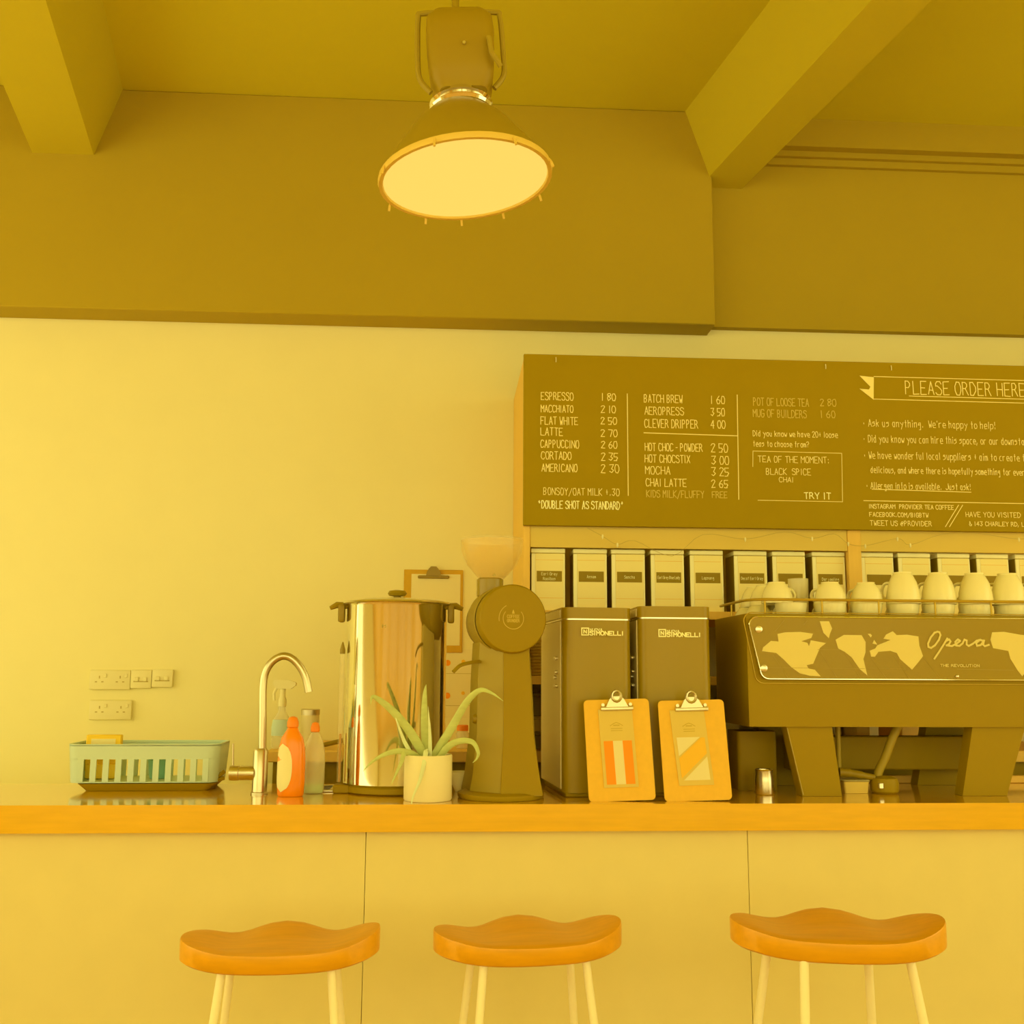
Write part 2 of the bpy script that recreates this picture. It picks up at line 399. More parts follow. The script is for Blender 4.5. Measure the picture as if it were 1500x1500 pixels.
# tea tins
tins = [(779,829,'Earl Grey|Rooibos'),(842,889,'Assam'),(897,946,'Sencha'),(953,1005,'Earl Grey Blue Lady'),(1010,1063,'Lapsang'),(1075,1127,'Decaf Earl Grey'),(1131,1184,''),(1190,1242,'Darjeeling'),
        (1264,1311,'Oolong'),(1316,1368,'Jasmine'),(1375,1425,'Mint'),(1431,1483,'Chai'),(1488,1540,'Green')]
TY = 3.555; tz1 = at(850, 803, TY).z; TD = .115; TH = tz1-sh1
w0 = .118
def make_tin():
    t = thing('tea_tin', '', 'tin', (0, 0, 0), 0, 'tea tins on the wooden shelf')
    w, h = w0/2, TH
    build('body', MB().box(-w+.0012, w-.0012, .002, TD, 0, h-.016), 'tin_side', t)
    build('front', MB().box(-w+.014, w-.006, -.0015, .0019, 0, h-.018), 'tin_front', t)
    build('corner_edge', MB().rbox(-w, -w+.014, -.0015, .004, 0, h-.018, .0012, 1).rbox(w-.006, w, -.0015, .004, 0, h-.018, .0012, 1), 'tin_edge', t)
    l = build('lid', MB().rbox(-w-.001, w+.001, -.002, TD+.001, h-.016, h, .003, 2), 'tin_edge', t)
    for zq in (h-.041, .043): build('seam', MB().box(-w+.015, w-.007, -.002, -.0014, zq, zq+.0015), 'shelf_wood', t)
    build('label_strip', MB().box(-w+.019, w-.011, -.0024, -.0015, h*.465, h*.635), 'label_black', t)
    return t
tproto = make_tin(); index()
tlab = ['first tea tin from left, its black label reading Earl Grey Rooibos', 'tea tin with black label reading Assam above left dark grinder', 'tea tin with black label reading Sencha, third from left',
        'tea tin with black label reading Earl Grey Blue Lady', 'tea tin with black label reading Lapsang, fifth from left', 'tea tin with black label reading Decaf Earl Grey',
        'tea tin standing behind the drinking glasses on the machine', 'tea tin just left of the wooden divider', 'tea tin just right of the wooden divider', 'second tea tin right of the wooden divider',
        'third tea tin right of the wooden divider', 'fourth tea tin right of the wooden divider', 'tea tin at the right edge of the photo']
for i, (a, b, txt) in enumerate(tins):
    xa, xb = at(a, 850, TY).x, at(b, 850, TY).x
    t = tproto if i == 0 else dup(tproto, (0, 0, 0), 0, '')
    t.location = ((xa+xb)/2, TY, sh1); t['label'] = tlab[i]
    rows = [r for r in txt.split('|') if r]
    if rows and i < 8:
        q = MB()
        for k, r in enumerate(rows):
            ww = min(.078, .0062*len(r)); zc = TH*.55-.005+(.0085 if len(rows) == 2 and k == 0 else -.0085 if len(rows) == 2 else 0)
            lettering(q, r, -ww/2+.004, ww/2+.004, zc, .010, -.0028, .0011, .1)
        flat('label_text', q, 'chalk_bright', t, False)

# string of fairy lights under the board
fy = 3.47
fp = [(860,772),(883,784),(905,796),(930,790),(985,812),(1030,780),(1092,786),(1150,775),(1190,784),(1222,777),(1243,791),(1268,794),(1315,783),(1334,792),(1380,776),(1430,774),(1493,782),(1530,776)]
sl = thing('string_light', 'fine wire of tiny fairy lights draped under the menu board', 'lights', at(1190, 784, fy))
build('wire', MB().tube(smoothpath([at(*p, fy+(.035 if k % 2 == 0 else 0)) for k, p in enumerate(fp)], 4), .0007, 5), 'mark_grey', sl, True)
for p in ((883,784),(905,796),(1092,786),(1190,784),(1243,791),(1268,794),(1315,783),(1334,792),(1493,782)):
    k = fp.index(p)
    c = at(*p, fy+(.035 if k % 2 == 0 else 0)); build('bulb', MB().lathe([(.001, -.010), (.003, -.006), (.0038, .001), (.0016, .006)], c, 8), 'white_plastic', sl, True)

# things on the lower shelf and back counter beside the tall grinder
c = at(789, 985, 3.64); prof = []; zz = sh2+.0005; zt = at(789, 908, 3.64).z
n = 18
for k in range(n):
    z0 = zz+(zt-zz)*k/n; d = (zt-zz)/n; prof += [(.032, z0), (.037, z0+d*.35), (.037, z0+d*.6), (.032, z0+d*.98)]
tag(build('lid_stack', MB().lathe([(r, z) for r, z in prof], (ux1+.042, 3.64, 0), 24), 'paper_tan'), 'ribbed stack of tan cup lids on lower shelf behind tall grinder', 'lids')
z = bt+.0005
for i, (h, m, l, w) in enumerate(((.060, 'black_plastic', 'black box at the bottom of stack beside tall grinder', .055), (.052, 'paper_tan', 'tan box in the middle of stack beside tall grinder', .056), (.080, 'cast_grey', 'olive box topmost of stack beside tall grinder', .050))):
    xr = at(806, 1080, 3.62).x; w = min(w, (xr-ux1-.006)/2-(.003*i))
    q = thing('storage_box', l, 'box', (xr-w, 3.68, z), 0, 'boxes stacked on the back counter')
    build('body', MB().rbox(-w, w, -.06, .06, 0, h-.012, .003, 1), m, q)
    build('lid', MB().rbox(-w-.001, w+.001, -.061, .061, h-.012, h, .003, 1), m, q)
    z += h+.0005

# ================================================================== ON THE BACK WALL
def plate(name, label, pxs, py0, py1, gangs, kind):
    a, b = at(pxs[0], py0, WY), at(pxs[1], py1, WY)
    cx = (a.x+b.x)/2; h = a.z-b.z; w = b.x-a.x
    t = thing(name, label, 'socket' if kind == 's' else 'switch', (cx, WY, b.z), 0, 'wall sockets and switches')
    build('plate', MB().rbox(-w/2+.001, w/2-.001, -.018, -.0005, 0, h, .004, 2), 'socket_plastic', t)
    gw = w/gangs
    for g in range(gangs):
        x = -w/2+gw*(g+.5)
        if kind == 's':
            q = MB()
            for dx, dz, sw, sz in ((0, .64, .004, .010), (-.012, .40, .008, .004), (.012, .40, .008, .004)):
                q.box(x+dx-sw/2, x+dx+sw/2, -.0188, -.0181, h*dz-sz/2, h*dz+sz/2)
            build('socket_holes', q, 'mark_grey', t)
            build('rocker', MB().rbox(x+gw*.28-.006, x+gw*.28+.006, -.0215, -.018, h*.72-.008, h*.72+.008, .002, 1), 'socket_plastic', t)
        else:
            for s in (-1, 1):
                build('rocker', MB().rbox(x+s*.016-.0085, x+s*.016+.0085, -.024, -.018, h*.38, h*.62, .003, 1).rot(Matrix.Identity(4)), 'socket_plastic', t)
            build('rocker_recess', MB().box(x-.028, x+.028, -.0186, -.0181, h*.34, h*.40), 'mark_grey', t)
plate('wall_socket', 'white double wall socket at left end of the upper row', (136, 195), 988, 1016, 2, 's')
plate('wall_switch', 'white light switch plate beside the upper double socket', (196, 226), 987, 1014, 1, 'w')
plate('wall_switch', 'white light switch plate at right end of the upper row', (227, 257), 986, 1012, 1, 'w')
plate('wall_socket', 'white double wall socket below the row of switches', (136, 197), 1032, 1060, 2, 's')
a, b = at(1186, 1058, WY), at(1222, 1076, WY)
# clipboard hanging on the wall
a, b = at(593, 836, WY), at(679, 957, WY)
t = thing('wall_clipboard', 'wooden clipboard with blank paper hanging on the wall behind the urn', 'clipboard', ((a.x+b.x)/2, WY, b.z))
w, h = (b.x-a.x)/2, a.z-b.z
build('board', MB().rbox(-w, w, -.008, -.001, 0, h, .002, 1), 'clip_wood_dark', t)
build('paper', MB().box(-w+.030, w-.010, -.0095, -.0085, .028, h-.018), 'paper', t)
q = MB().rbox(-.062, .062, -.02, -.009, h-.036, h-.024, .003, 1)
q.prism([(-.03, h-.026), (.03, h-.026), (.026, h-.008), (.018, h+.004), (.010, h+.012), (-.010, h+.012), (-.018, h+.004), (-.026, h-.008)], -.022, -.010)
build('clip', q, 'black_plastic', t)
# paper chart with orange dots
a, b = at(636, 952, WY), at(700, 1052, WY)
t = thing('wall_chart', 'white paper chart with orange dots on the wall left of the tall grinder', 'chart', ((a.x+b.x)/2, WY, b.z))
w, h = (b.x-a.x)/2, a.z-b.z
build('sheet', MB().box(-w, w, -.002, -.0005, 0, h), 'paper', t)
for px, py, r, m in ((658, 972, .012, 'orange_print'), (681, 970, .008, 'amber_print'), (658, 1020, .012, 'orange_print'), (681, 1016, .007, 'amber_print')):
    c = at(px, py, WY); build('dot', MB().lathe([(r, -.0008), (r, 0)], (c.x, WY-.0022, c.z), 14, 'y'), m, t, True)
q = MB()
for py in (988, 1035): p = at(640, py, WY); q.box(p.x, p.x+.15, WY-.003, WY-.0022, p.z, p.z+.0015)
build('ruled_line', q, 'mark_grey', t, True)

# ================================================================== PENDANT LAMP
ly = 2.2; lc = at(677, 265, ly); lr = .197
lp = thing('pendant_lamp', 'large industrial pendant lamp with glowing round face under ceiling', 'lamp', lc, 0, None, R(-4))
tl = Matrix.Rotation(R(-2), 4, 'Y')
zc = at(677, 141, 2.14).z-lc.z
build('shade', MB().lathe([(.064, zc), (.075, zc-.012), (.110, zc-.045), (.150, zc-.10), (.182, .03), (.194, .006), (.190, .004), (.178, .03), (.146, zc-.103), (.106, zc-.05), (.060, zc-.01)], n=48, cap=False).rot(tl), 'shade_metal', lp)
rimo = build('rim', MB().lathe([(.188, .010), (.1985, .010), (.200, .004), (.1985, -.004), (.190, -.004), (.188, 0), (.188, .010)], n=48, cap=False).rot(tl), 'rim_amber', lp)
build('diffuser', MB().lathe([(.0005, -.0010), (.08, -.001), (.1895, .001), (.1895, .004), (.0005, .004)], n=48, cap=False).rot(tl), 'lamp_face', lp)
for adeg in (28, 62, 92, 118, 152, 205, 250, 300, 340):
    ca, sa = math.cos(R(adeg)), math.sin(R(adeg))
    build('rim_clip', MB().tube([(.197*ca, .197*sa, .006), (.203*ca, .203*sa, -.004), (.206*ca, .206*sa, -.016)], .0028, 6).rot(tl), 'rim_amber', lp)
build('collar', MB().lathe([(.070, zc-.006), (.074, zc), (.066, zc+.008), (.073, zc+.014), (.064, zc+.022), (.058, zc+.030)], n=36), 'chrome', lp)
hz0, hz1 = zc+.028, at(677, 36, 2.2).z-lc.z
rings = []
for zz, s in ((hz0, .70), (hz0+.02, .86), (hz0+.05, .93), (hz1-.05, 1.0), (hz1-.018, .97), (hz1, .80)):
    rings.append(rrect(.006, 0, .078*s, .078*s, .03*s, zz))
build('housing', MB().loft(rings), 'lamp_black', lp)
yk = smoothpath([(-.068, -.02, hz0+.005), (-.092, -.02, hz0+.04), (-.094, -.02, hz0+.10), (-.088, -.02, hz1), (-.078, -.02, hz1+.014), (0, -.02, hz1+.015), (.09, -.02, hz1+.014), (.102, -.02, hz1), (.104, -.02, hz0+.10), (.102, -.02, hz0+.045), (.078, -.02, hz0+.012)], 5)
build('yoke', MB().tube(yk, .0065, 8), 'cast_grey', lp)
build('latch', MB().tube([(.068, -.083, hz0+.10), (.072, -.086, hz0+.06), (.092, -.07, hz0+.035)], .006, 8), 'cast_grey', lp)
build('screw', MB().lathe([(.004, -.002), (.004, .002)], (.012, -.079, (hz0+hz1)/2-.005), 10, 'y'), 'steel', lp)
build('stem', MB().tube([(-.0, 0, hz1-.01), (.02, 0, CEIL-lc.z)], .009, 10), 'lamp_black', lp)

# ================================================================== TALL COFFEE GRINDER (disc head)
gx = at(738, 1170, 3.03); gz = CT+.0005
gr = thing('coffee_grinder', 'tall black grinder with round disc head and clear hopper on the counter', 'grinder', (gx.x, 3.03, gz), R(9))
pxm = 1/ (at(743, 1000, 2.93).x-at(742, 1000, 2.93).x)   # pixels per metre here
H = lambda py: at(742, py, 2.93).z-gz
def sect(z, l, r, f, back, ch):      # chamfered column outline seen from above, l/r half widths
    return [(-l, back, z), (-l, -f+ch, z), (-l+ch*1.05, -f, z), (r-.008, -f, z), (r, -f+.012, z), (r, back, z)]
zs = H(1150)
rings = [sect(.012, .108, .118, .10, .12, .085), sect(H(1140), .098, .106, .095, .115, .078), sect(H(1080), .085, .092, .088, .11, .072), sect(H(1000), .083, .084, .084, .105, .070), sect(H(940), .078, .074, .08, .10, .066)]
rings = [[(x*.88, y, z) for x, y, z in r] for r in rings]
build('column', MB().loft(rings), 'cast_grey', gr)
build('shaded_front', MB().loft([[(-.022, -.102, .014), (.098, -.102, .014), (.098, -.092, .014), (-.022, -.092, .014)], [(-.012, -.0905, H(1080)), (.074, -.0905, H(1080)), (.074, -.08, H(1080)), (-.012, -.08, H(1080))], [(-.012, -.0825, H(942)), (.060, -.0825, H(942)), (.060, -.072, H(942)), (-.012, -.072, H(942))]]), 'black', gr)  # darker front face: the column's shaded side put into the colour
build('base', MB().lathe([(.121, 0), (.124, .004), (.124, .014), (.110, .020)], (0, 0, 0), 40, sy=1.0), 'black', gr)
dz = H(906); dr = .0985
build('motor_barrel', MB().lathe([(.085, -.06), (.097, -.055), (.100, .02), (.100, .07), (.088, .17), (.060, .21)], (.010, 0, dz), 40, 'y'), 'cast_grey', gr)
fin = MB()
for k in range(9):
    fin.lathe([(.0965, -.045+k*.012), (.0995, -.043+k*.012), (.0995, -.038+k*.012), (.0965, -.036+k*.012)], (.006, 0, dz), 40, 'y', cap=False)
build('cooling_fins', fin, 'cast_grey', gr)
hd = build('head_disc', MB().lathe([(.100, -.060), (dr, -.064), (dr, -.092), (dr-.004, -.097), (dr-.010, -.098), (.001, -.099)], (.012, 0, dz), 48, 'y'), 'black', gr)
em = MB()
for r0, a0, a1 in ((.030, 200, 500), (.042, 120, 200)):
    pts = [(.012+r0*math.cos(R(a)), dz+r0*math.sin(R(a))) for a in range(a0, a1-160 if a1 > 400 else a1, 10)]
    em.stroke(pts, -.0998, .0022)
pts = [(.012+.030*math.cos(R(a)), dz+.030*math.sin(R(a))) for a in range(140, 401, 10)]; em.stroke(pts, -.0998, .002)
em.prism([(.008, dz+.014), (.016, dz+.014), (.014, dz+.022), (.012, dz+.026), (.010, dz+.022)], -.0999, -.0992)
lettering(em, 'COFFEE', -.006, .030, dz+.002, .008, -.0998, .0018, 0)
lettering(em, 'GRINDER', -.006, .030, dz-.010, .008, -.0998, .0018, 0)
build('emblem', em, 'bronze_rail', hd if False else gr, False, 0)
cz = H(868)
build('hopper_collar', MB().lathe([(.020, cz-.03), (.020, cz-.004), (.040, cz), (.040, cz+.05), (.034, cz+.054)], (-.025, .06, 0), 32), 'black_gloss', gr)
hz = H(841); ht = H(783)
build('hopper', MB().lathe([(.038, hz), (.050, hz+.012), (.074, hz+.040), (.092, hz+.08), (.094, ht), (.091, ht), (.071, hz+.040), (.047, hz+.012), (.036, hz+.002)], (-.020, .06, 0), 40, cap=False), 'clear_tan', gr)
build('hopper_lid', MB().lathe([(.095, ht), (.095, ht+.006), (.080, ht+.010), (.001, ht+.011)], (-.020, .06, 0), 40, cap=False), 'clear', gr)
build('hopper_screw', MB().lathe([(.004, -.003), (.004, .003)], (-.022, .015, H(837)), 8, 'y'), 'mark_grey', gr)
build('bag_lever', MB().tube(smoothpath([(-.07, -.02, H(969)), (-.10, -.035, H(971)), (-.13, -.045, H(975)), (-.152, -.05, H(985))]), [.006]*19, 8, flat=.8), 'black_plastic', gr)
build('side_knob', MB().lathe([(.012, -.085), (.014, -.08), (.014, -.07)], (0, .0, H(1055)), 14, 'x'), 'black_plastic', gr)

# ================================================================== TWO BOXY ESPRESSO GRINDERS
def box_grinder(px0, px1, py_top, Y, label, rz=0):
    a, b = at(px0, 1100, Y), at(px1, 1100, Y); w = (b.x-a.x)/2
    t = thing('espresso_grinder', label, 'grinder', ((a.x+b.x)/2, Y, CT+.0005), rz, 'boxy espresso grinders')
    zt = at(px0, py_top, Y).z-CT; zl = zt-.036
    D = .36
    build('body', MB().rbox(-w, w, 0, D, .012, zl, .030, 6, True), 'black_satin', t)
    build('foot_plate', MB().rbox(-w+.006, w-.006, .006, D-.01, 0, .012, .003, 1), 'black', t)
    l = build('lid', MB().rbox(-w-.001, w+.001, -.001, D+.01, zl+.003, zt, .029, 5, True), 'black_satin', t)
    build('lid_trim', MB().rbox(-w-.002, w+.002, -.002, D+.011, zl-.001, zl+.003, .030, 5, True), 'steel', t)
    build('side_plate', MB().box(-w-.003, -w-.0002, .036, D-.005, .02, zl-.004), 'grey_plate', t); build('lid_band', MB().box(-w-.0035, -w-.0012, .036, D+.002, zl+.006, zt-.006), 'grey_plate', t)
    for dy, dzz in ((.10, .66), (.12, .66), (.10, .58), (.12, .55), (.10, .50), (.12, .50)):
        build('screw', MB().lathe([(.006, -.008), (.006, 0)], (-w-.003, dy-.02, zl*dzz+.06), 10, 'x'), 'steel', sp if False else t)
    return t, w, zl, Y
for (px0, px1, pyt, lx, lyy, lab) in ((829, 933, 889, 854, 927, 'left boxy dark espresso grinder with maker lettering, next to tall grinder'), (943, 1050, 886, 967, 928, 'right boxy dark espresso grinder with maker lettering, next to the espresso machine')):
    t, w, zl, Y = box_grinder(px0, px1, pyt, 3.02, lab, R(5) if px0 < 900 else 0)
    Yl = Y-.0012-(.008 if px0 < 900 else 0)
    q = MB()
    a, b = P2(lx, lyy-8, Yl), P2(lx+10, lyy+2, Yl)
    s = b[0]-a[0]
    q.stroke([(a[0], a[1]), (b[0], a[1]), (b[0], b[1]), (a[0], b[1]), (a[0], a[1])], Yl, .0035)
    q.stroke([(a[0]+s*.3, b[1]+s*.25), (a[0]+s*.3, b[1]+s*.75), (a[0]+s*.7, b[1]+s*.25), (a[0]+s*.7, b[1]+s*.75)], Yl, .003)
    write_px(q, 'NUOVA', lx+12, lx+30, lyy-4, 3.5, Yl, .0016, 0)
    write_px(q, 'SIMONELLI', lx+12, lx+61, lyy+2, 5.5, Yl, .0032, 0)
    flat('lettering', q, 'chalk_bright', t)

# ================================================================== HOT WATER URN
uc = Vector((at(577, 1166, 3.08).x, 3.20, CT+.0005)); ur = (at(653, 1000, 3.19).x-at(504, 1000, 3.19).x)/2
ur_z1 = at(577, 884, 3.05).z-uc.z
un = thing('water_urn', 'tall polished steel hot water urn with black lid handles beside the aloe', 'urn', uc)
build('base', MB().lathe([(ur*.93, 0), (ur*.97, .004), (ur*.97, .018), (ur*.94, .022)], n=48), 'black', un)
build('body', MB().lathe([(ur*.94, .022), (ur, .028), (ur, ur_z1-.006), (ur+.003, ur_z1)], n=64), 'chrome', un)
li = build('lid', MB().lathe([(ur+.010, ur_z1), (ur+.013, ur_z1+.003), (ur+.010, ur_z1+.008), (ur*.85, ur_z1+.014), (ur*.4, ur_z1+.021), (.001, ur_z1+.023)], n=48), 'steel', un)
build('lid_knob', MB().lathe([(.010, ur_z1+.020), (.010, ur_z1+.027), (.022, ur_z1+.029), (.026, ur_z1+.036), (.022, ur_z1+.044), (.008, ur_z1+.047)], (0, -.01, 0), 20, sx=1.15), 'black_plastic', un)
for s in (-1, 1):
    q = MB().tube([(s*(ur-.01), -.03, ur_z1-.004), (s*(ur+.028), -.03, ur_z1-.002), (s*(ur+.048), -.03, ur_z1-.012)], [.010, .010, .006], 8)
    q.rbox(s*ur-.010+s*.012, s*ur+.010+s*.012, -.05, -.015, ur_z1-.055, ur_z1, .006, 2)
    build('handle', q, 'black_plastic', un)
build('sight_tube', MB().tube([(-ur-.004, -.05, .03), (-ur-.004, -.05, ur_z1-.15)], .007, 10), 'clear', un)
build('gauge_column', MB().tube([(-ur-.003, -.05, .03), (-ur-.003, -.05, .17)], .0035, 8), 'gauge_red', un)
build('sight_cap', MB().lathe([(.008, 0), (.008, .012), (.002, .035)], (-ur-.004, -.05, ur_z1-.15), 10), 'black_plastic', un)
build('foot', MB().rbox(-ur-.018, -ur+.03, -.08, -.03, 0, .024, .003, 1), 'black', un)
q = MB(); lettering(q, 'MM', -.035, -.012, ur_z1-.075, .008, -ur*.987, .002, 0)
flat('maker_mark', q, 'mark_grey', un, False)

# ================================================================== ALOE IN WHITE POT
pc = Vector((at(631, 1170, 2.98).x, 2.965, CT+.0005)); pr = (at(667, 1140, 2.95).x-at(596, 1140, 2.95).x)/2; ph = at(631, 1108, 2.92).z-pc.z
pt = thing('potted_aloe', 'aloe plant with long drooping leaves in a plain white pot', 'plant', pc)
build('pot', MB().lathe([(pr*.96, 0), (pr, .004), (pr, ph-.003), (pr-.002, ph), (pr-.005, ph-.002), (pr-.006, ph-.02)], n=40, cap=False).lathe([(.001, .0005), (pr*.96, .0005)], n=40, cap=False), 'white_pot', pt)
build('soil', MB().lathe([(pr-.0055, ph-.018), (pr*.6, ph-.012), (.001, ph-.010)], n=30, cap=False), 'soil', pt)
PLY = 2.965
leaves = [([(627,1112,0),(605,1075,-.01),(580,1045,-.02),(558,1027,-.03),(548,1023,-.04),(546,1034,-.05)], .0135, 'leaf_green'),
          ([(629,1112,.01),(625,1060,.02),(625,1020,.03),(627,1004,.03)], .0125, 'leaf_green'),
          ([(634,1112,-.01),(633,1075,-.02),(630,1036,-.03)], .006, 'leaf_pale'),
          ([(637,1112,0),(662,1072,-.01),(686,1030,-.03),(705,1012,-.05),(722,1015,-.06),(740,1027,-.07)], .0125, 'leaf_green'),
          ([(646,1112,-.01),(662,1093,-.02),(680,1086,-.03),(696,1088,-.04),(704,1102,-.05),(702,1112,-.05),(696,1118,-.05)], .010, 'leaf_green'),
          ([(618,1112,-.01),(604,1105,-.03),(586,1102,-.04),(565,1108,-.05),(547,1120,-.05),(536,1132,-.05)], .010, 'leaf_green'),
          ([(610,1112,0),(597,1090,-.01),(588,1068,-.02),(580,1045,-.02)], .0065, 'leaf_pale'),
          ([(608,1110,0),(597,1103,-.035),(592,1118,-.05),(583,1138,-.055),(577,1152,-.055)], .008, 'leaf_green'),
          ([(630,1106,-.02),(628,1102,-.05),(625,1120,-.068),(619,1145,-.075),(609,1170,-.078),(606,1189,-.082)], .0075, 'leaf_pale')]
for pts, wd, m in leaves:
    wp = smoothpath([at(x, y, PLY+d) for x, y, d in pts], 6); n = len(wp)
    rs = [wd*max(.06, (1-(i/(n-1))**1.7))*(.75+.25*min(1, i/4)) for i in range(n)]
    build('leaf', MB().tube(wp, rs, 10, up=(0, 1, 0), flat=.38), m, pt, True)

# ================================================================== FRONT CLIPBOARDS
def clipboard(px, label, blocks, inner):
    (tlx, tly), (trx, try_), (blx, bly), (brx, bry) = px
    Yb, Yt = 2.925, 2.965
    bl, br = at(blx, bly, Yb), at(brx, bry, Yb); tl_, tr_ = at(tlx, tly, Yt), at(trx, try_, Yt)
    c = (bl+br)/2; z0 = CT+.001
    t = thing('clipboard', label, 'clipboard', (c.x, c.y, z0), 0, 'clipboards leaning on the grinders')
    w = (br-bl).x/2; upv = ((tl_+tr_)/2-Vector((c.x, c.y, z0))); hh = upv.length; upv.normalize()
    right = Vector((1, 0, 0)); right = (right-upv*right.dot(upv)).normalized(); nrm = right.cross(upv)   # towards -y
    if nrm.y > 0: nrm = -nrm
    mt = Matrix((right, upv, nrm)).transposed().to_4x4()      # local x, y (up), z (towards viewer)
    def put(name, mb, m, par=t): return build(name, mb.rot(mt), m, par)
    outline = [(x, y+hh/2) for x, y, _ in rrect(0, 0, w, hh/2, .012, 0)]
    def slab(poly, za, zb):
        q = MB(); q.loft([[(x, y, za) for x, y in poly], [(x, y, zb) for x, y in poly]]); return q
    put('board', slab(outline, 0, .003), 'clip_wood')
    pw, pa, pb, sk_ = inner
    def R4(x0, x1, y0, y1): return [(x0+sk_*y0, y0*hh), (x1+sk_*y0, y0*hh), (x1+sk_*y1, y1*hh), (x0+sk_*y1, y1*hh)]
    lf = put('leaflet', slab(R4(-pw*w, pw*w, pa, pb), .0034, .0055), 'paper_tan')
    for poly, m in blocks:
        put('print', slab([((u*pw*w)+sk_*v, v*hh) for u, v in poly], .0056, .0062), m)
    # crown motif and small lettering
    q = MB()
    q2 = MB(); cx, cyy = sk_*.74, hh*.735
    q2.stroke([(cx-.018, cyy), (cx-.008, cyy+.006), (cx, cyy+.009), (cx+.008, cyy+.006), (cx+.018, cyy)], 0, .002)
    q2.stroke([(cx-.008, cyy+.001), (cx+.008, cyy+.001)], 0, .003)
    for k in range(2): q2.stroke([(cx-.016, cyy-.008-k*.006), (cx+.016, cyy-.008-k*.006)], 0, .0018)
    for v in q2.v: v.x, v.y, v.z = v.x, v.z, .0064
    put('motif', q2, 'bronze_rail')
    cl = MB().rbox(-w*.50, w*.50, hh*.885, hh*.93, .005, .013, .003, 2)
    cl.prism([(-w*.34, 0), (w*.34, 0), (w*.22, .022), (w*.12, 0.030), (-w*.12, 0.030), (-w*.22, .022)], 0, .004)
    n = 12
    for v in cl.v[-n:]: v.x, v.y, v.z = v.x, v.z+hh*.92, v.y+.010
    cl.tube([(w*.14*math.cos(R(a)), hh*.92+.030+w*.16*math.sin(R(a)), .014) for a in range(0, 361, 30)], .004, 6)
    put('clip', cl, 'tap_steel')
    put('rivet', MB().lathe([(.005, .003), (.005, .008)], (-w*.42, hh*.945, 0), 10).lathe([(.005, .003), (.005, .008)], (w*.42, hh*.945, 0), 10), 'tap_steel')
    return t
clipboard(((857,1023),(953,1023),(867,1172),(965,1172)), 'left wooden clipboard with orange and white striped leaflet leaning on grinder',
          [([(-.82,.16),(-.28,.16),(-.28,.585),(-.82,.585)], 'orange_print'), ([(-.28,.16),(.28,.16),(.28,.585),(-.28,.585)], 'paper'), ([(.28,.16),(.82,.16),(.82,.585),(.28,.585)], 'orange_print')], (.52, .13, .90, -.006))
clipboard(((965,1023),(1063,1023),(978,1171),(1077,1171)), 'right wooden clipboard with yellow diagonal striped leaflet leaning on grinder',
          [([(-.80,.22),(.82,.46),(.82,.62),(.60,.62),(-.80,.42)], 'amber_print'), ([(-.80,.44),(.55,.625),(-.80,.625)], 'paper'), ([(-.70,.20),(.82,.20),(.82,.43)], 'paper')], (.52, .15, .90, -.016))

# ================================================================== ESPRESSO MACHINE
EY = 3.02; ED = .36
ex0 = at(1097, 960, EY).x; ex1 = ex0+1.02
ez0 = at(1200, 1060, EY).z; ez1 = at(1150, 895, EY).z
em_ = thing('espresso_machine', 'large black espresso machine with world map back panel on the counter', 'espresso machine', ((ex0+ex1)/2, EY+ED/2, CT+.0005))
tray = ez1-.030
q = MB().box(ex0, ex1, EY, EY+ED, ez0, tray)
q.box(ex0, ex1, EY, EY+.012, tray, ez1).box(ex0, ex0+.012, EY+.012, EY+ED, tray, ez1).box(ex1-.012, ex1, EY+.012, EY+ED, tray, ez1).box(ex0+.012, ex1-.012, EY+ED-.012, EY+ED, tray, ez1-.03)
build('body', q, 'black', em_, True)
PY = EY-.012
pa, pb = P2(1098, 899, PY), P2(1116, 991, PY)
def paneloutline(g=0):
    x0t, x0b = pa[0]+g, pb[0]+g; x1 = ex1-.015-g; zt, zb = pa[1]-g, pb[1]+g; pts = []
    r = .026
    for (cx, cz, a0) in ((x0t+r, zt-r, 90), (x0b+r, zb+r, 180), (x1-r, zb+r, 270), (x1-r+.0, zt-r, 0)):
        for i in range(6):
            a = R(a0+90*i/5); pts.append((cx+r*math.cos(a), cz+r*math.sin(a)))
    return pts
build('back_panel', MB().prism(paneloutline(), PY, EY-.0005), 'black_satin', em_, True)
ol = paneloutline(.001); build('panel_trim', MB().tube([(x, PY-.0005, z) for x, z in ol+ol[:1]], .0022, 6, False), 'chrome', em_, True)
ol2 = paneloutline(-.012)
build('panel_edge', MB().tube([(x, EY-.002, z) for x, z in ol2+ol2[:1]], .0015, 6, False), 'bronze_rail', em_, True)
PL = PY-.0008
def c2(x, y): return P2(1040+.16*x, 770+.16*y, PL)
def c3(x, y): return P2(1260+.16*x, 770+.16*y, PL)
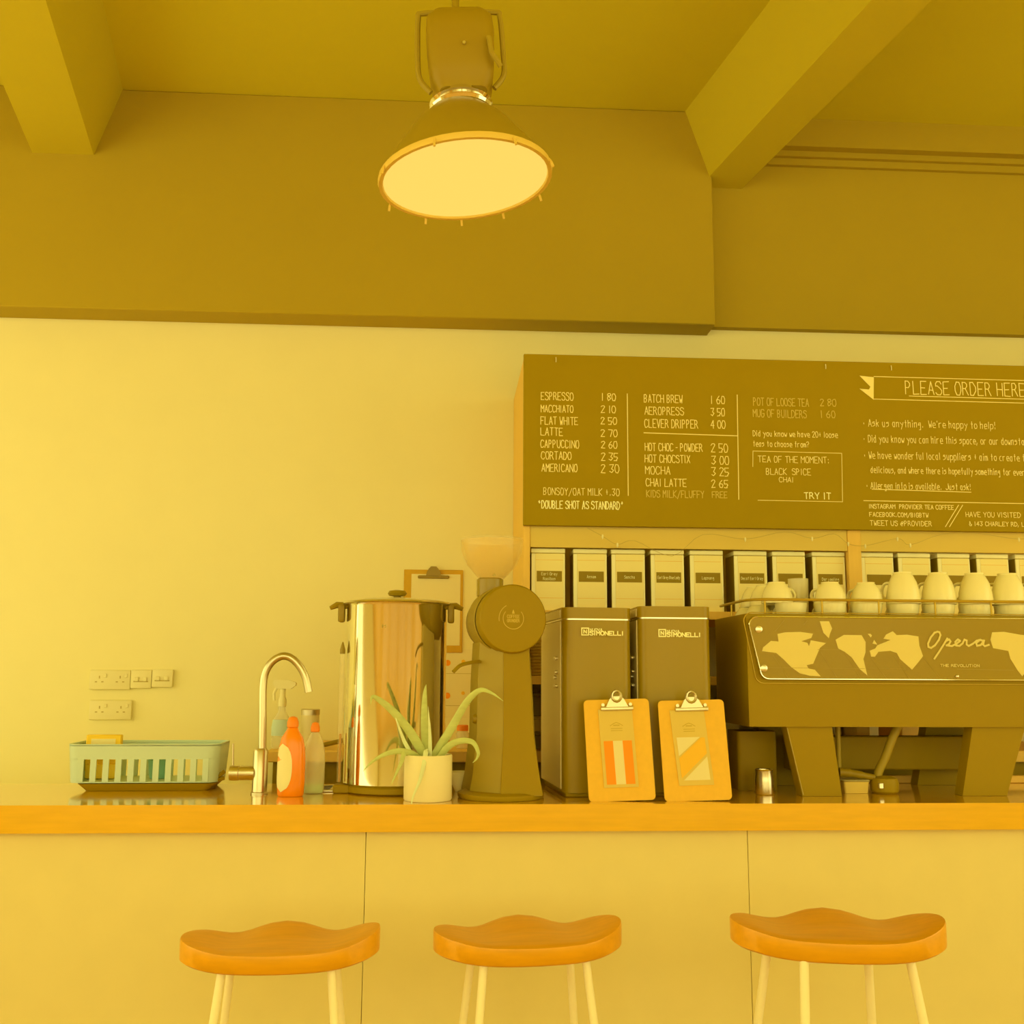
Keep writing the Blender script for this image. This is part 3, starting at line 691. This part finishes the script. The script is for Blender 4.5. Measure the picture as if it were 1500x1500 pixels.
lands = [[c2(*p) for p in ((630,965),(700,950),(840,945),(955,960),(940,1000),(850,1030),(905,1045),(920,1075),(935,1020),(1075,1045),(1020,1090),(990,1160),(960,1235),(900,1250),(920,1280),(975,1290),(1030,1350),(930,1345),(840,1325),(760,1270),(690,1200),(620,1140),(490,1125),(500,1090),(570,1030),(640,1035))],
         [c2(*p) for p in ((1015,845),(1100,845),(1130,910),(1110,960),(1100,1000),(1050,950))],
         [P2(*p, PL) for p in ((1226,932),(1238,925),(1264,925),(1270,935),(1270,950),(1267,960),(1273,984),(1262,975),(1250,958),(1240,950),(1230,945))],
         [c3(*p) for p in ((100,1110),(150,1090),(170,1060),(230,1035),(290,1010),(225,1000),(250,960),(310,930),(345,965),(440,960),(545,975),(555,1060),(590,1155),(540,1220),(490,1280),(380,1185),(350,1130),(290,1110),(180,1120),(150,1165),(115,1165))],
         [c3(*p) for p in ((80,955),(105,955),(120,970),(110,990))], [c3(*p) for p in ((140,1010),(170,1055),(125,1045))],
         [c3(*p) for p in ((1220,930),(1330,925),(1480,950),(1620,960),(1640,1040),(1600,1200),(1500,1330),(1460,1280),(1390,1170),(1370,1100),(1230,1075),(1205,1000))]]
for L in lands: build('map_landmass', MB().prism(L, PL, PL+.0006), 'map_gold', em_, True, 0)
gl = MB()
for a, b in (((590,1160),(740,1380)),((1030,1130),(1180,1360)),((1250,1130),(1400,1370)),((500,1275),(1430,1275)),((610,940),(690,840)),((870,880),(900,840)),((1000,1105),(1200,1105))):
    gl.stroke([c2(*a), c2(*b)], PL, .0012)
for a, b in (((120,1180),(260,1365)),((330,1160),(470,1365)),((590,1160),(740,1340)),((90,1270),(430,1275)),((900,1270),(1420,1275))): gl.stroke([c3(*a), c3(*b)], PL, .0012)
flat('map_grid', gl, 'map_line', em_)
lg = MB()
for st in (((720,930),(690,940),(655,985),(632,1040),(635,1070),(660,1080),(695,1055),(730,1005),(745,960),(735,935),(715,930)),
           ((808,990),(770,1055),(730,1120),(692,1178)), ((765,1065),(795,1015),(825,1000),(838,1018),(822,1045),(800,1055),(850,1060),(890,1040),(925,1012),(905,998),(880,1022),(890,1055),(920,1058),(948,1035),(965,1000),(985,1008),(985,1045),(1005,1058),(1045,1035),(1075,1010),(1110,1000),(1140,1010)),
           ((1140,1010),(1105,1003),(1072,1030),(1080,1056),(1115,1048),(1145,1005),(1136,1045),(1152,1058),(1190,1045))):
    lg.stroke([c3(*p) for p in st], PL-.0012, .0056)
write_px(lg, 'THE REVOLUTION', 1380, 1437, 970, 3.5, PL-.0012, .0018, 0)
flat('script_lettering', lg, 'map_gold', em_)
for px, py in ((1113, 918), (1121, 975), (1404, 984)):
    p = at(px, py, PY); rr = .0105 if px < 1200 else .005
    build('panel_screw', MB().lathe([(rr*.5, -.006), (rr, -.004), (rr, 0)], (p.x, PY, p.z), 16, 'y'), 'steel', em_, True)
# legs (splayed blades)
def leg(pl, Y0, Y1):
    build('leg', MB().prism([P2(*p, Y0) for p in pl], Y0, Y1), 'black', em_, True)
    return
zleg = CT+.0005
def legpoly(xa, xb, xc, xd, Y):          # top-left, top-right, bottom-right, bottom-left x in pixels
    a, b = at(xa, 1060, Y), at(xb, 1060, Y); c, d = at(xc, 1165, Y), at(xd, 1165, Y)
    return [(d.x, zleg), (c.x, zleg), (b.x, ez0), (a.x, ez0)]
for Y in (3.03, 3.325):
    k = ED if False else 0
    build('leg', MB().prism(legpoly(1155, 1222, 1238, 1180, 3.03), Y, Y+.05), 'black', em_, True)
    build('leg', MB().prism(legpoly(1428, 1505, 1480, 1415, 3.03), Y, Y+.05), 'black', em_, True)
p0 = legpoly(1155, 1222, 1238, 1180, 3.03)
build('leg_edge_trim', MB().tube([(p0[3][0]+.002, 3.0285, p0[3][1]-.004), (p0[0][0]+.002, 3.0285, p0[0][1]+.004)], .0015, 6), 'mark_grey', em_, True)
# drip tray hung below the body at the barista side
ty0, ty1 = 3.26, 3.32
build('drip_tray', MB().rbox(at(1160, 1100, ty0).x, at(1436, 1100, ty0).x, ty0, ty1, at(1300, 1122, ty0).z, at(1300, 1073, ty0).z, .004, 1), 'black', em_, True)
# steam wands
st = build('steam_wand', MB().tube(smoothpath([at(1320, 1056, 3.12), at(1311, 1075, 3.12), at(1300, 1105, 3.12), at(1291, 1125, 3.12), at(1288, 1146, 3.12)]), .013, 12), 'cast_grey', em_, True)
build('steam_wand', MB().tube([at(1230, 1056, 3.14), at(1231, 1075, 3.14), at(1233, 1128, 3.14)], .0075, 10), 'cast_grey', em_, True)
# cup rail
ry = EY+.006; rzz = at(1250, 874, ry).z
gaps = [(1134, 1277), (1299, 1452), (1463, 1540)]
rail = MB()
z_of = rzz
front = [(at(x, 874, ry).x, ry, rzz) for x in (1134, 1540)]
rail.tube(smoothpath([(ex0+.012, EY+ED-.03, rzz), (ex0+.012, EY+.09, rzz), (ex0+.024, EY+.035, rzz), (ex0+.055, ry, rzz), (ex0+.09, ry, rzz)]), .0042, 8)
rail.tube([(ex0+.09, ry, rzz), (ex1-.01, ry, rzz)], .0042, 8)
rl = build('cup_rail', rail, 'bronze_rail', em_, True)
for i in range(6):
    x = ex0+.06+i*.175
    build('rail_post', MB().tube([(x, ry, ez1-.01), (x, ry, rzz)], .003, 6), 'bronze_rail', em_, True)
build('rail_post', MB().tube([(ex0+.012, EY+.2, ez1-.01), (ex0+.012, EY+.2, rzz)], .003, 6), 'bronze_rail', em_, True)

# cups: upside down, two layers
def make_cup(name, hgt, rr, group):
    t = thing(name, '', 'cup', (0, 0, 0), 0, group)
    prof = [(rr, 0), (rr*.99, hgt*.12), (rr*.93, hgt*.4), (rr*.80, hgt*.68), (rr*.60, hgt*.9), (rr*.53, hgt*.955), (rr*.55, hgt), (rr*.50, hgt), (rr*.47, hgt*.965), (.0005, hgt*.96)]
    build('bowl', MB().lathe(prof, n=32, cap=False).lathe([(rr, 0), (rr-.004, .0005), (rr*.90, hgt*.4), (rr*.75, hgt*.7), (rr*.4, hgt*.9), (.0005, hgt*.92)], n=32, cap=False), 'white_china', t)
    hp = smoothpath([(-rr*.93, 0, hgt*.25), (-rr*1.25, 0, hgt*.20), (-rr*1.42, 0, hgt*.42), (-rr*1.22, 0, hgt*.66), (-rr*.78, 0, hgt*.70)], 5)
    build('handle', MB().tube(hp, .0055, 8, flat=.8), 'white_china', t)
    return t
cup_l = make_cup('coffee_cup', .098, .0515, 'white cups upside down on the machine')
cup_s = make_cup('small_cup', .066, .0485, 'white cups upside down on the machine')
index()
LOW = .072
ztop = at(1300, 880, 3.09).z
ups = [(1324, 3.09, 'l', -55, 'tall white cup on the upper row, first of five from the glasses side'), (1376, 3.09, 'l', -58, 'tall white cup on the upper row above end of script lettering'),
       (1430, 3.09, 'l', -50, 'tall white cup on upper row, third of the tall ones'), (1478, 3.09, 'l', -55, 'tall white cup on upper row near the right edge of photo'), (1526, 3.09, 'l', -55, 'tall white cup half cut by the right edge of photo'),
       (1270, 3.10, 's', -60, 'low white cup on upper row just left of the tall cups'), (1217, 3.10, 's', -55, 'low white cup on the upper row right of the drinking glasses')]
first = {'l': True, 's': True}
def put_cup(kind, loc, rz, label):
    src = cup_l if kind == 'l' else cup_s
    if first[kind]:
        first[kind] = False; src.location = loc; src.rotation_euler = (0, 0, rz); src['label'] = label; return src
    return dup(src, loc, rz, label)
for px, Y, k, rz, lab in ups:
    p = at(px, 860, Y); put_cup(k, (p.x, Y, tray+.0672), R(rz), lab)
LZ = tray+.0005
lowl = ['under the glasses', 'under the low white cups', 'left of first tall cup', 'under the first tall cup', 'under the second tall cup', 'under the third tall cup', 'at the right edge of photo']
for i, px in enumerate((1160, 1217, 1270, 1324, 1376, 1430, 1482)):
    p = at(px, 880, 3.09)
    c = put_cup('s', (p.x, 3.092, LZ+.066), R(-60-3*i), 'upright white lower cup behind the rail, '+lowl[i]); c.rotation_euler = (PI, 0, R(-60-3*i))
# cups along the left rail
for px, Y, z, k, rz, lab in ((1140, 3.12, tray+.0672, 's', 200, 'white cup stacked at corner of machine, left of the glasses'), (1122, 3.24, tray+.0672, 's', 190, 'white cup stacked halfway along the left rail'),
                             (1108, 3.31, tray+.0672, 's', 185, 'white cup stacked at the back end of left rail'), (1112, 3.20, tray+.0005, 's', 170, 'white cup of lower layer inside left rail'), (1096, 3.31, tray+.0005, 's', 170, 'white cup of lower layer at back of left rail')):
    p = at(px, 880, Y); x = max(p.x, ex0+.062) ; put_cup(k, (x, Y, z), R(rz), lab)
# drinking glasses
def glass(px, Y, z0, h, r, lab):
    p = Vector((ex0+px, Y, 0))
    t = build('drinking_glass', MB().lathe([(r*.82, 0), (r*.86, .004), (r, h), (r-.0025, h), (r*.82, .010), (.0005, .009)], n=28, cap=False).lathe([(.0005, 0), (r*.82, 0)], n=28, cap=False), 'clear_soap')
    t.location = (p.x, Y, z0); tag(t, lab, 'glass', 'drinking glasses on the machine')
glass(.240, 3.245, tray+.001, .155, .033, 'tall clear drinking glass behind the white cups on machine')
glass(.168, 3.25, tray+.001, .140, .031, 'shorter clear drinking glass left of the tall one')

# things under the machine
p = atz(1141, 1166, CT)
jg = thing('milk_jug', 'small steel milk jug under the left end of espresso machine', 'jug', (p.x, 3.08, CT+.0005))
build('body', MB().lathe([(.026, 0), (.028, .004), (.027, .045), (.025, .066), (.027, .072), (.025, .072), (.023, .060), (.001, .006)], n=28, cap=False), 'steel', jg)
build('rim', MB().tube([(.0265*math.cos(R(a)), .0265*math.sin(R(a)), .072) for a in range(0, 361, 20)], .0018, 6), 'chrome', jg)
p = at(1253, 1160, 3.13)
tb = thing('plastic_tub', 'pale plastic tub under the espresso machine beside portafilter', 'tub', (p.x, 3.13, CT+.0005))
build('body', MB().loft([rrect(0, 0, .036, .035, .006, 0), rrect(0, 0, .039, .038, .006, .034)]), 'paper_tan', tb)
build('lid', MB().rbox(-.041, .041, -.04, .04, .034, .040, .003, 1), 'clear_film', tb)
p = at(1300, 1150, 3.11)
pf = thing('portafilter', 'black portafilter lying on the worktop below the steam wand', 'portafilter', (p.x, 3.11, CT+.0005))
build('basket', MB().lathe([(.034, .0), (.040, .006), (.042, .030), (.038, .044), (.020, .05), (.0005, .051)], n=32), 'black', pf)
build('handle', MB().tube(smoothpath([(-.03, .0, .045), (-.07, .0, .052), (-.105, .005, .058), (-.135, .008, .060)]), [.010]*6+[.012]*6+[.014]*7, 12), 'black_plastic', pf)
build('ear', MB().lathe([(.008, 0), (.008, .014)], (-.026, -.036, .018), 12), 'steel', pf)
p = at(1112, 1130, 3.2)
kb = thing('knock_box', 'dark knock box standing under the left end of espresso machine', 'box', (p.x, 3.24, CT+.0005))
build('body', MB().rbox(-.062, .062, -.06, .06, 0, at(1100, 1068, 3.18).z-CT, .012, 3, True), 'black', kb)
build('knock_bar', MB().tube([(-.06, 0, .16), (.06, 0, .16)], .008, 8), 'black_plastic', kb)
# seen through the slit below the machine
pz = at(1250, 1066, 3.62).z
c = at(1077, 1072, 3.50)
tag(build('paper_towel', MB().lathe([(.012, bt+.001), (.05, bt+.001), (.05, bt+.15), (.012, bt+.15)], (at(1068, 1075, 3.64).x, 3.66, 0), 30), 'paper'), 'white paper towel roll on back counter behind right clipboard', 'paper towel')
for X_, w, l in ((dx0-.105, .026, 'white carton glimpsed below machine, nearest its left leg'), (dx0-.040, .030, 'white carton glimpsed below machine beside thin steam wand'), (dx1+.045, .032, 'white carton glimpsed below machine left of thick steam wand')):
    x = X_
    q = thing('carton', l, 'carton', (x, 3.68, bt+.0005), 0, 'cartons on the back counter')
    build('box', MB().rbox(-w, w, -.04, .04, 0, .135, .002, 1), 'paper', q); build('flap', MB().rbox(-w-.001, w+.001, -.041, .041, .135, .14, .001, 1), 'paper', q)
xb = at(1382, 1066, 3.66).x
tb = thing('wooden_crate', 'long wooden crate glimpsed in the slit below the machine', 'crate', (xb, 3.75, bt+.0005))
build('slat_front', MB().rbox(-.15, .15, -.10, -.09, 0, .125, .002, 1), 'shelf_wood', tb)
for s in (-1, 1): build('end_board', MB().rbox(s*.145-.006, s*.145+.006, -.09, .10, 0, .15, .002, 1), 'shelf_wood', tb)
build('bottom', MB().box(-.14, .14, -.09, .10, 0, .01), 'shelf_wood', tb)

# ================================================================== TAP
tp = Vector((at(384, 1166, 3.12).x, 3.12, CT+.0005)); TPY = 3.12
tz = lambda y: at(384, y, TPY).z
tx = lambda x: at(x, 1050, TPY).x
ta = thing('mixer_tap', 'brushed steel gooseneck mixer tap at the sink', 'tap', tp)
bw = (at(395, 1130, TPY).x-at(373, 1130, TPY).x)/2
build('base', MB().lathe([(bw*1.15, 0), (bw*1.15, .004), (bw, .006), (bw, tz(1104)-CT), (bw*.75, tz(1100)-CT)], n=28), 'tap_steel', ta)
arc = [(388, 1102), (388, 1060), (388, 1012), (391, 990), (400, 974), (414, 965), (428, 967), (441, 979), (450, 996), (455, 1017)]
build('spout', MB().tube(smoothpath([at(x, y, TPY) for x, y in arc], 5), .0115, 14), 'tap_steel', ta, True)
build('valve', MB().lathe([(.021, tx(344)-tp.x), (.022, tx(346)-tp.x), (.022, tx(357)-tp.x), (.020, tx(358)-tp.x), (.021, tx(360)-tp.x), (.021, -.015)], (0, 0, tz(1136)-tp.z), 22, 'x'), 'tap_steel', ta)
build('lever', MB().tube([(tx(348)-tp.x, -.0, tz(1127)-tp.z), (tx(347)-tp.x, -.004, tz(1093)-tp.z)], .0028, 8), 'steel_dull', ta)

# ================================================================== BOTTLES
def bottle(name, label, px0, px1, pybase, pytop, Y, bodym, capm, cat='bottle'):
    a, b = at(px0, pybase, Y), at(px1, pybase, Y); r = (b.x-a.x)/2; h = at((px0+px1)/2, pytop, Y).z-CT
    t = thing(name, label, cat, ((a.x+b.x)/2, Y, CT+.0005), 0, 'washing up liquid bottles')
    prof = [(r*.86, 0), (r*.95, .006), (r, h*.2), (r, h*.45), (r*.95, h*.60), (r*.78, h*.73), (r*.46, h*.82), (r*.36, h*.86)]
    build('body', MB().lathe(prof, n=32, sy=.62), bodym, t)
    build('cap', MB().lathe([(r*.36, h*.86), (r*.42, h*.87), (r*.42, h*.93), (r*.30, h*.985), (r*.12, h)], n=22), capm, t)
    return t, r, h
t, r, h = bottle('soap_bottle', 'orange washing up liquid bottle with white oval label by the tap', 409, 450, 1169, 1053, 3.06, 'orange_soap', 'orange_cap')
lb = []
for i in range(9):
    a = -PI*.88+.12+(PI*.62)*i/8*1.0
    lb.append(a)
q = MB(); rings = []
for j in range(13):
    v = -1+2*j/12; hw = math.sqrt(max(.0, 1-abs(v)**2.4))
    z = h*.36+v*h*.30
    ring = []
    for i in range(9):
        a = R(-128)+R(46)*(-1+2*i/8)*max(hw, .03); rr = r*1.012*(1 if z < h*.45 else .97)
        ring.append((rr*math.cos(a), rr*.64*math.sin(a), z))
    rings.append(ring)
q.loft(rings, cap=False, closed=False); build('label', q, 'white_plastic', t)
q = MB().box(-r*.52, -r*.34, -r*.615, -r*.61, h*.13, h*.17); 
t, r, h = bottle('soap_bottle', 'clear washing up liquid bottle with orange cap and green dregs', 447, 479, 1164, 1061, 3.13, 'clear_soap', 'orange_cap')
build('liquid', MB().lathe([(r*.82, .002), (r*.90, .008), (r*.93, .026), (.0005, .027)], n=28, sy=.58, cap=False), 'green_liquid', t)
# spray bottle on back counter
Y = 3.66; a, b = at(395, 1100, Y), at(424, 1100, Y); r = (b.x-a.x)/2
t = thing('spray_bottle', 'clear trigger spray bottle with teal label behind the tap', 'spray bottle', ((a.x+b.x)/2+.012, Y, bt+.0005))
zt = at(410, 1000, Y).z-bt; zn = at(410, 1046, Y).z-bt
build('body', MB().lathe([(r*.9, 0), (r, .006), (r, zn*.62), (r*.85, zn*.8), (r*.4, zn), (r*.36, zn+.02)], n=28, sy=.7), 'clear_soap', t)
build('label', MB().lathe([(r*1.01, zn*.35), (r*1.01, zn*.60), (r*.9, zn*.78)], n=28, sy=.71, cap=False), 'teal_plastic', t)
q = MB().lathe([(r*.42, zn+.018), (r*.42, zn+.04), (r*.30, zn+.05), (r*.30, zt-.03)], n=16)
q.prism([(-.022, zt-.03), (.028, zt-.03), (.045, zt-.018), (.045, zt-.008), (.02, zt), (-.03, zt), (-.034, zt-.012)], -.012, .012)
q.tube([(-.022, 0, zt-.028), (-.030, 0, zt-.045), (-.028, 0, zt-.07)], .005, 8)
build('trigger_head', q, 'white_plastic', t)
Y = 3.70; a, b = at(443, 1100, Y), at(470, 1100, Y); w = (b.x-a.x)/2
t = thing('metal_canister', 'grey metal canister on back counter behind the soap bottles', 'canister', ((a.x+b.x)/2, Y, bt+.0005))
hc = at(456, 1042, Y).z-bt
build('body', MB().lathe([(w, 0), (w, hc-.02)], n=28), 'grey_plate', t); build('lid', MB().lathe([(w*1.03, hc-.02), (w*1.03, hc-.002), (w*.95, hc)], n=28), 'steel_dull', t)
Y = 3.68; p = at(681, 1095, Y)
t = thing('spice_jar', 'small orange topped jar on back counter between aloe and tall grinder', 'jar', (p.x, Y, bt+.0005))
build('body', MB().lathe([(.022, 0), (.024, .004), (.024, .05), (.018, .06)], n=24), 'clear_soap', t); build('lid', MB().lathe([(.020, .06), (.020, .078), (.017, .08)], n=24), 'orange_cap', t)
Y = 3.64; p = at(488, 1098, Y)
t = thing('hand_whisk', 'dark handled whisk lying on back counter left of the urn', 'whisk', (p.x, Y, bt+.0005))
build('handle', MB().tube([(-.03, 0, .012), (.05, .01, .03)], .008, 8), 'black_plastic', t)
build('wires', MB().tube(smoothpath([(-.03, 0, .012), (-.06, .012, .02), (-.08, 0, .013), (-.06, -.012, .008), (-.03, 0, .012)], 5), .002, 6), 'steel_dull', t)
p = at(681, 1164, 3.08)
t = thing('small_bowl', 'small pale bowl on worktop between white pot and tall grinder', 'bowl', (p.x-.004, 3.17, CT+.0005))
build('bowl', MB().lathe([(.016, 0), (.018, .005), (.030, .03), (.036, .058), (.034, .058), (.027, .03), (.001, .007)], n=28, cap=False), 'white_china', t)

# ================================================================== DISH RACK
rp0, rp1 = at(99, 1155, 3.20), at(323, 1155, 3.20); rw = (rp1.x-rp0.x)/2
RZ = R(1.5); rk = Vector(((rp0.x+rp1.x)/2, 3.285, CT+.0005))
zb, zt = at(210, 1153, 3.19).z-CT, at(210, 1097, 3.19).z-CT
tr = thing('drip_tray', 'low black drip tray under the teal dish rack', 'tray', rk, RZ)
build('tray', MB().loft([rrect(.012, 0, rw*.80, .085, .02, 0), rrect(.012, 0, rw*.90, .098, .025, zb-.002)]), 'black', tr)
for dz in (.010, .030): build('grip', MB().tube([(rw*.86, -.05, zb-.004+dz*.3), (rw*.98, -.055, zb+dz*.6), (rw*1.04, -.05, zb+dz)], .006, 8), 'black', tr)
rack = thing('dish_rack', 'teal plastic dish rack with slotted sides at the left of the counter', 'dish rack', (rk.x, rk.y, CT+.0005+zb), RZ)
hx, hy = rw, .098; H_ = zt-zb
def ringat(z, g=0, s=0): return rrect(0, 0, hx-.008*(1-z/H_)-g, hy-.006*(1-z/H_)-g, .035, z, 6)
def wall(z0, z1, g=.003):
    o0, o1, i1, i0 = ringat(z0), ringat(z1), ringat(z1, g), ringat(z0, g)
    return MB().loft([o0, o1, i1, i0, o0], cap=False)
zs0, zs1 = .004, H_*.62
build('upper_band', wall(zs1, H_), 'teal_plastic', rack)
build('rim', wall(H_-.004, H_+.002, .006), 'teal_plastic', rack)
build('floor', MB().loft([ringat(0), ringat(.004)]), 'teal_plastic', rack)
n = 10; sx0, sx1 = -hx+.040, hx-.044
pit = (sx1-sx0)/n
for s in (-1, 1):
    for k in range(n+1):
        x = sx0+k*pit
        build('rib', MB().box(x-.004 if k else x-.004, x+pit*.36, s*(hy-.0045)-.0025, s*(hy-.0045)+.0025, zs0, zs1+.002), 'teal_plastic', rack)
for s in (-1, 1):
    q = MB(); o = [p for p in ringat(zs0)]; 
    def half(z, g):
        pts = [p for p in ringat(z, g) if p[0]*s > hx-.0445]
        pts.sort(key=lambda p: p[1]); return pts
    a0, a1, b1, b0 = half(zs0, 0), half(zs1+.002, 0), half(zs1+.002, .003), half(zs0, .003)
    m_ = min(map(len, (a0, a1, b1, b0)))
    q.loft([a0[:m_], a1[:m_], b1[:m_], b0[:m_]], cap=False, closed=False)
    build('end_wall', q, 'teal_plastic', rack)
yp = thing('sponge_packet', 'yellow sponge packet standing up in the teal dish rack', 'packet', (at(153, 1120, 3.27).x, 3.285, CT+.0005+zb+.005), RZ)
hp = at(153, 1083, 3.27).z-CT-zb-.005
build('card', MB().rbox(-.052, .052, -.012, .012, .02, hp, .003, 1), 'yellow_pack', yp)
build('window', MB().box(-.036, .036, -.0135, -.0121, hp-.05, hp-.012), 'paper', yp)
build('sponge', MB().rbox(-.045, .045, -.03, .03, 0, .045, .006, 2), 'yellow_pack', yp)
cu = build('tumbler', MB().lathe([(.025, 0), (.032, .055), (.030, .055), (.023, .003), (.0005, .003)], n=24, cap=False), 'teal_dark')
cu.location = (at(235, 1140, 3.28).x, 3.285, CT+.0055+zb); tag(cu, 'teal tumbler lying inside the dish rack behind the slots', 'tumbler')

# ================================================================== BAR STOOLS
def make_stool():
    t = thing('bar_stool', '', 'stool', (0, 0, 0), 0, 'bar stools at the counter')
    SH = .652; hw, hd = .222, .130; th = .043
    nu, nr = 56, 10
    def ztop(u, v):
        return (.020+.006*u)*abs(u)**3-.015*math.exp(-((abs(u)-.52)/.24)**2)*(.55+.45*v)+.012*math.exp(-(u/.35)**2)*max(0, v)-.004*max(0, -v)*(1-abs(u))
    mb = MB(); rings_t = []
    def pt(a, r):
        ca, sa = math.cos(a), math.sin(a)
        x = math.copysign(abs(ca)**.80, ca)*r; y = math.copysign(abs(sa)**.92, sa)*r
        return x, y
    rows = []
    for j in range(1, nr+1):
        r = j/nr; ring = []
        for i in range(nu):
            x, y = pt(2*PI*i/nu, r); ring.append((x*hw, y*hd, SH+ztop(x, y)-(.003 if j == nr else 0)))
        rows.append(ring)
    rows.append([(x*1.006, y*1.006, z-.004) for x, y, z in rows[-1]])
    low = []
    for i in range(nu):
        x, y = pt(2*PI*i/nu, 1); low.append((x*hw*1.004, y*hd*1.004, SH-th+.5*ztop(x, y)+.004))
    rows.append(low)
    rows.append([(x*.97, y*.96, z-.005) for x, y, z in low])
    mb.loft(rows, cap=True)
    build('seat', mb, 'seat_wood', t, smooth=50)
    k = 0
    for sx, sy in ((-1, -1), (1, -1), (-1, 1), (1, 1)):
        build('leg', MB().tube([(sx*.118, sy*.082, SH-th-.002), (sx*.180, sy*.175, .004)], [.0095, .0095], 14).lathe([(.012, 0), (.012, .006)], (sx*.180, sy*.175, 0), 12), 'white_metal', t)
    build('mounting_frame', MB().tube([(-.118, -.082, SH-th-.004), (.118, -.082, SH-th-.004), (.118, .082, SH-th-.004), (-.118, .082, SH-th-.004), (-.118, -.082, SH-th-.004)], .005, 8), 'white_metal', t)
    f = .72
    q = [(sx*(.118+.062*f), sy*(.082+.093*f), (SH-th)*(1-f)) for sx, sy in ((-1, -1), (1, -1), (1, 1), (-1, 1), (-1, -1))]
    build('footrest', MB().tube(q, .007, 8), 'white_metal', t)
    return t
st0 = make_stool(); index()
for i, (px, py, rz, lab) in enumerate(((419, 1379, 3, 'left bar stool with dark orange saddle seat and white legs'), (780, 1365, 7, 'middle bar stool with dark orange saddle seat, before the white pot'), (1231, 1352, 8, 'right bar stool with dark orange saddle seat, below the espresso machine'))):
    p = atz(px, py, .65 if i < 2 else .689)
    s = st0 if i == 0 else dup(st0, (0, 0, 0), 0, lab)
    s.location = (p.x, p.y, 0); s.rotation_euler = (0, 0, R(rz)); s['label'] = lab
    if i == 2:
        s.scale = (1.06, 1.06, 1.06)
        for ch in s.children:
            if ch.name.startswith('seat'): ch.rotation_euler = (0, 0, R(-16))

# ================================================================== LIGHT
w = bpy.data.worlds.new('daylight'); S.world = w; w.use_nodes = True
bg = w.node_tree.nodes['Background']; bg.inputs['Color'].default_value = (1.0, .85, .32, 1); bg.inputs['Strength'].default_value = 2.6

# ------------------------------------------------------------------ small pieces belong to the part they sit on
NEST = {'lid_knob': 'lid', 'emblem': 'head_disc', 'cooling_fins': 'motor_barrel', 'label_text': 'label_strip', 'rivet': 'clip', 'motif': 'leaflet', 'print': 'leaflet',
        'map_landmass': 'back_panel', 'map_grid': 'back_panel', 'script_lettering': 'back_panel', 'panel_trim': 'back_panel', 'panel_screw': 'back_panel', 'rail_post': 'cup_rail',
        'lever': 'valve', 'label': 'body', 'lid_trim': 'lid', 'lid_band': 'lid', 'screw': 'side_plate', 'rim_clip': 'rim', 'hopper_lid': 'hopper', 'hopper_screw': 'hopper', 'window': 'card',
        'gauge_column': 'sight_tube', 'sight_cap': 'sight_tube', 'lettering': 'panel', 'ruled_line': 'panel', 'ribbon_tail': 'panel', 'maker_mark': 'body',
        'rocker': 'plate', 'socket_holes': 'plate', 'rocker_recess': 'plate', 'soil': 'pot', 'dot': 'sheet', 'seam': 'front', 'latch': 'housing'}
index()
for root in [o for o in bpy.data.objects if o.parent is None]:
    sib = {}
    for o in KIDS.get(root.name, ()): sib.setdefault(o.name.split('.')[0], o)
    for o in KIDS.get(root.name, ()):
        b = o.name.split('.')[0]; host = sib.get(NEST.get(b)) or (sib.get('body') if b == 'lettering' else None)
        if host is not None and host is not o: o.parent = host
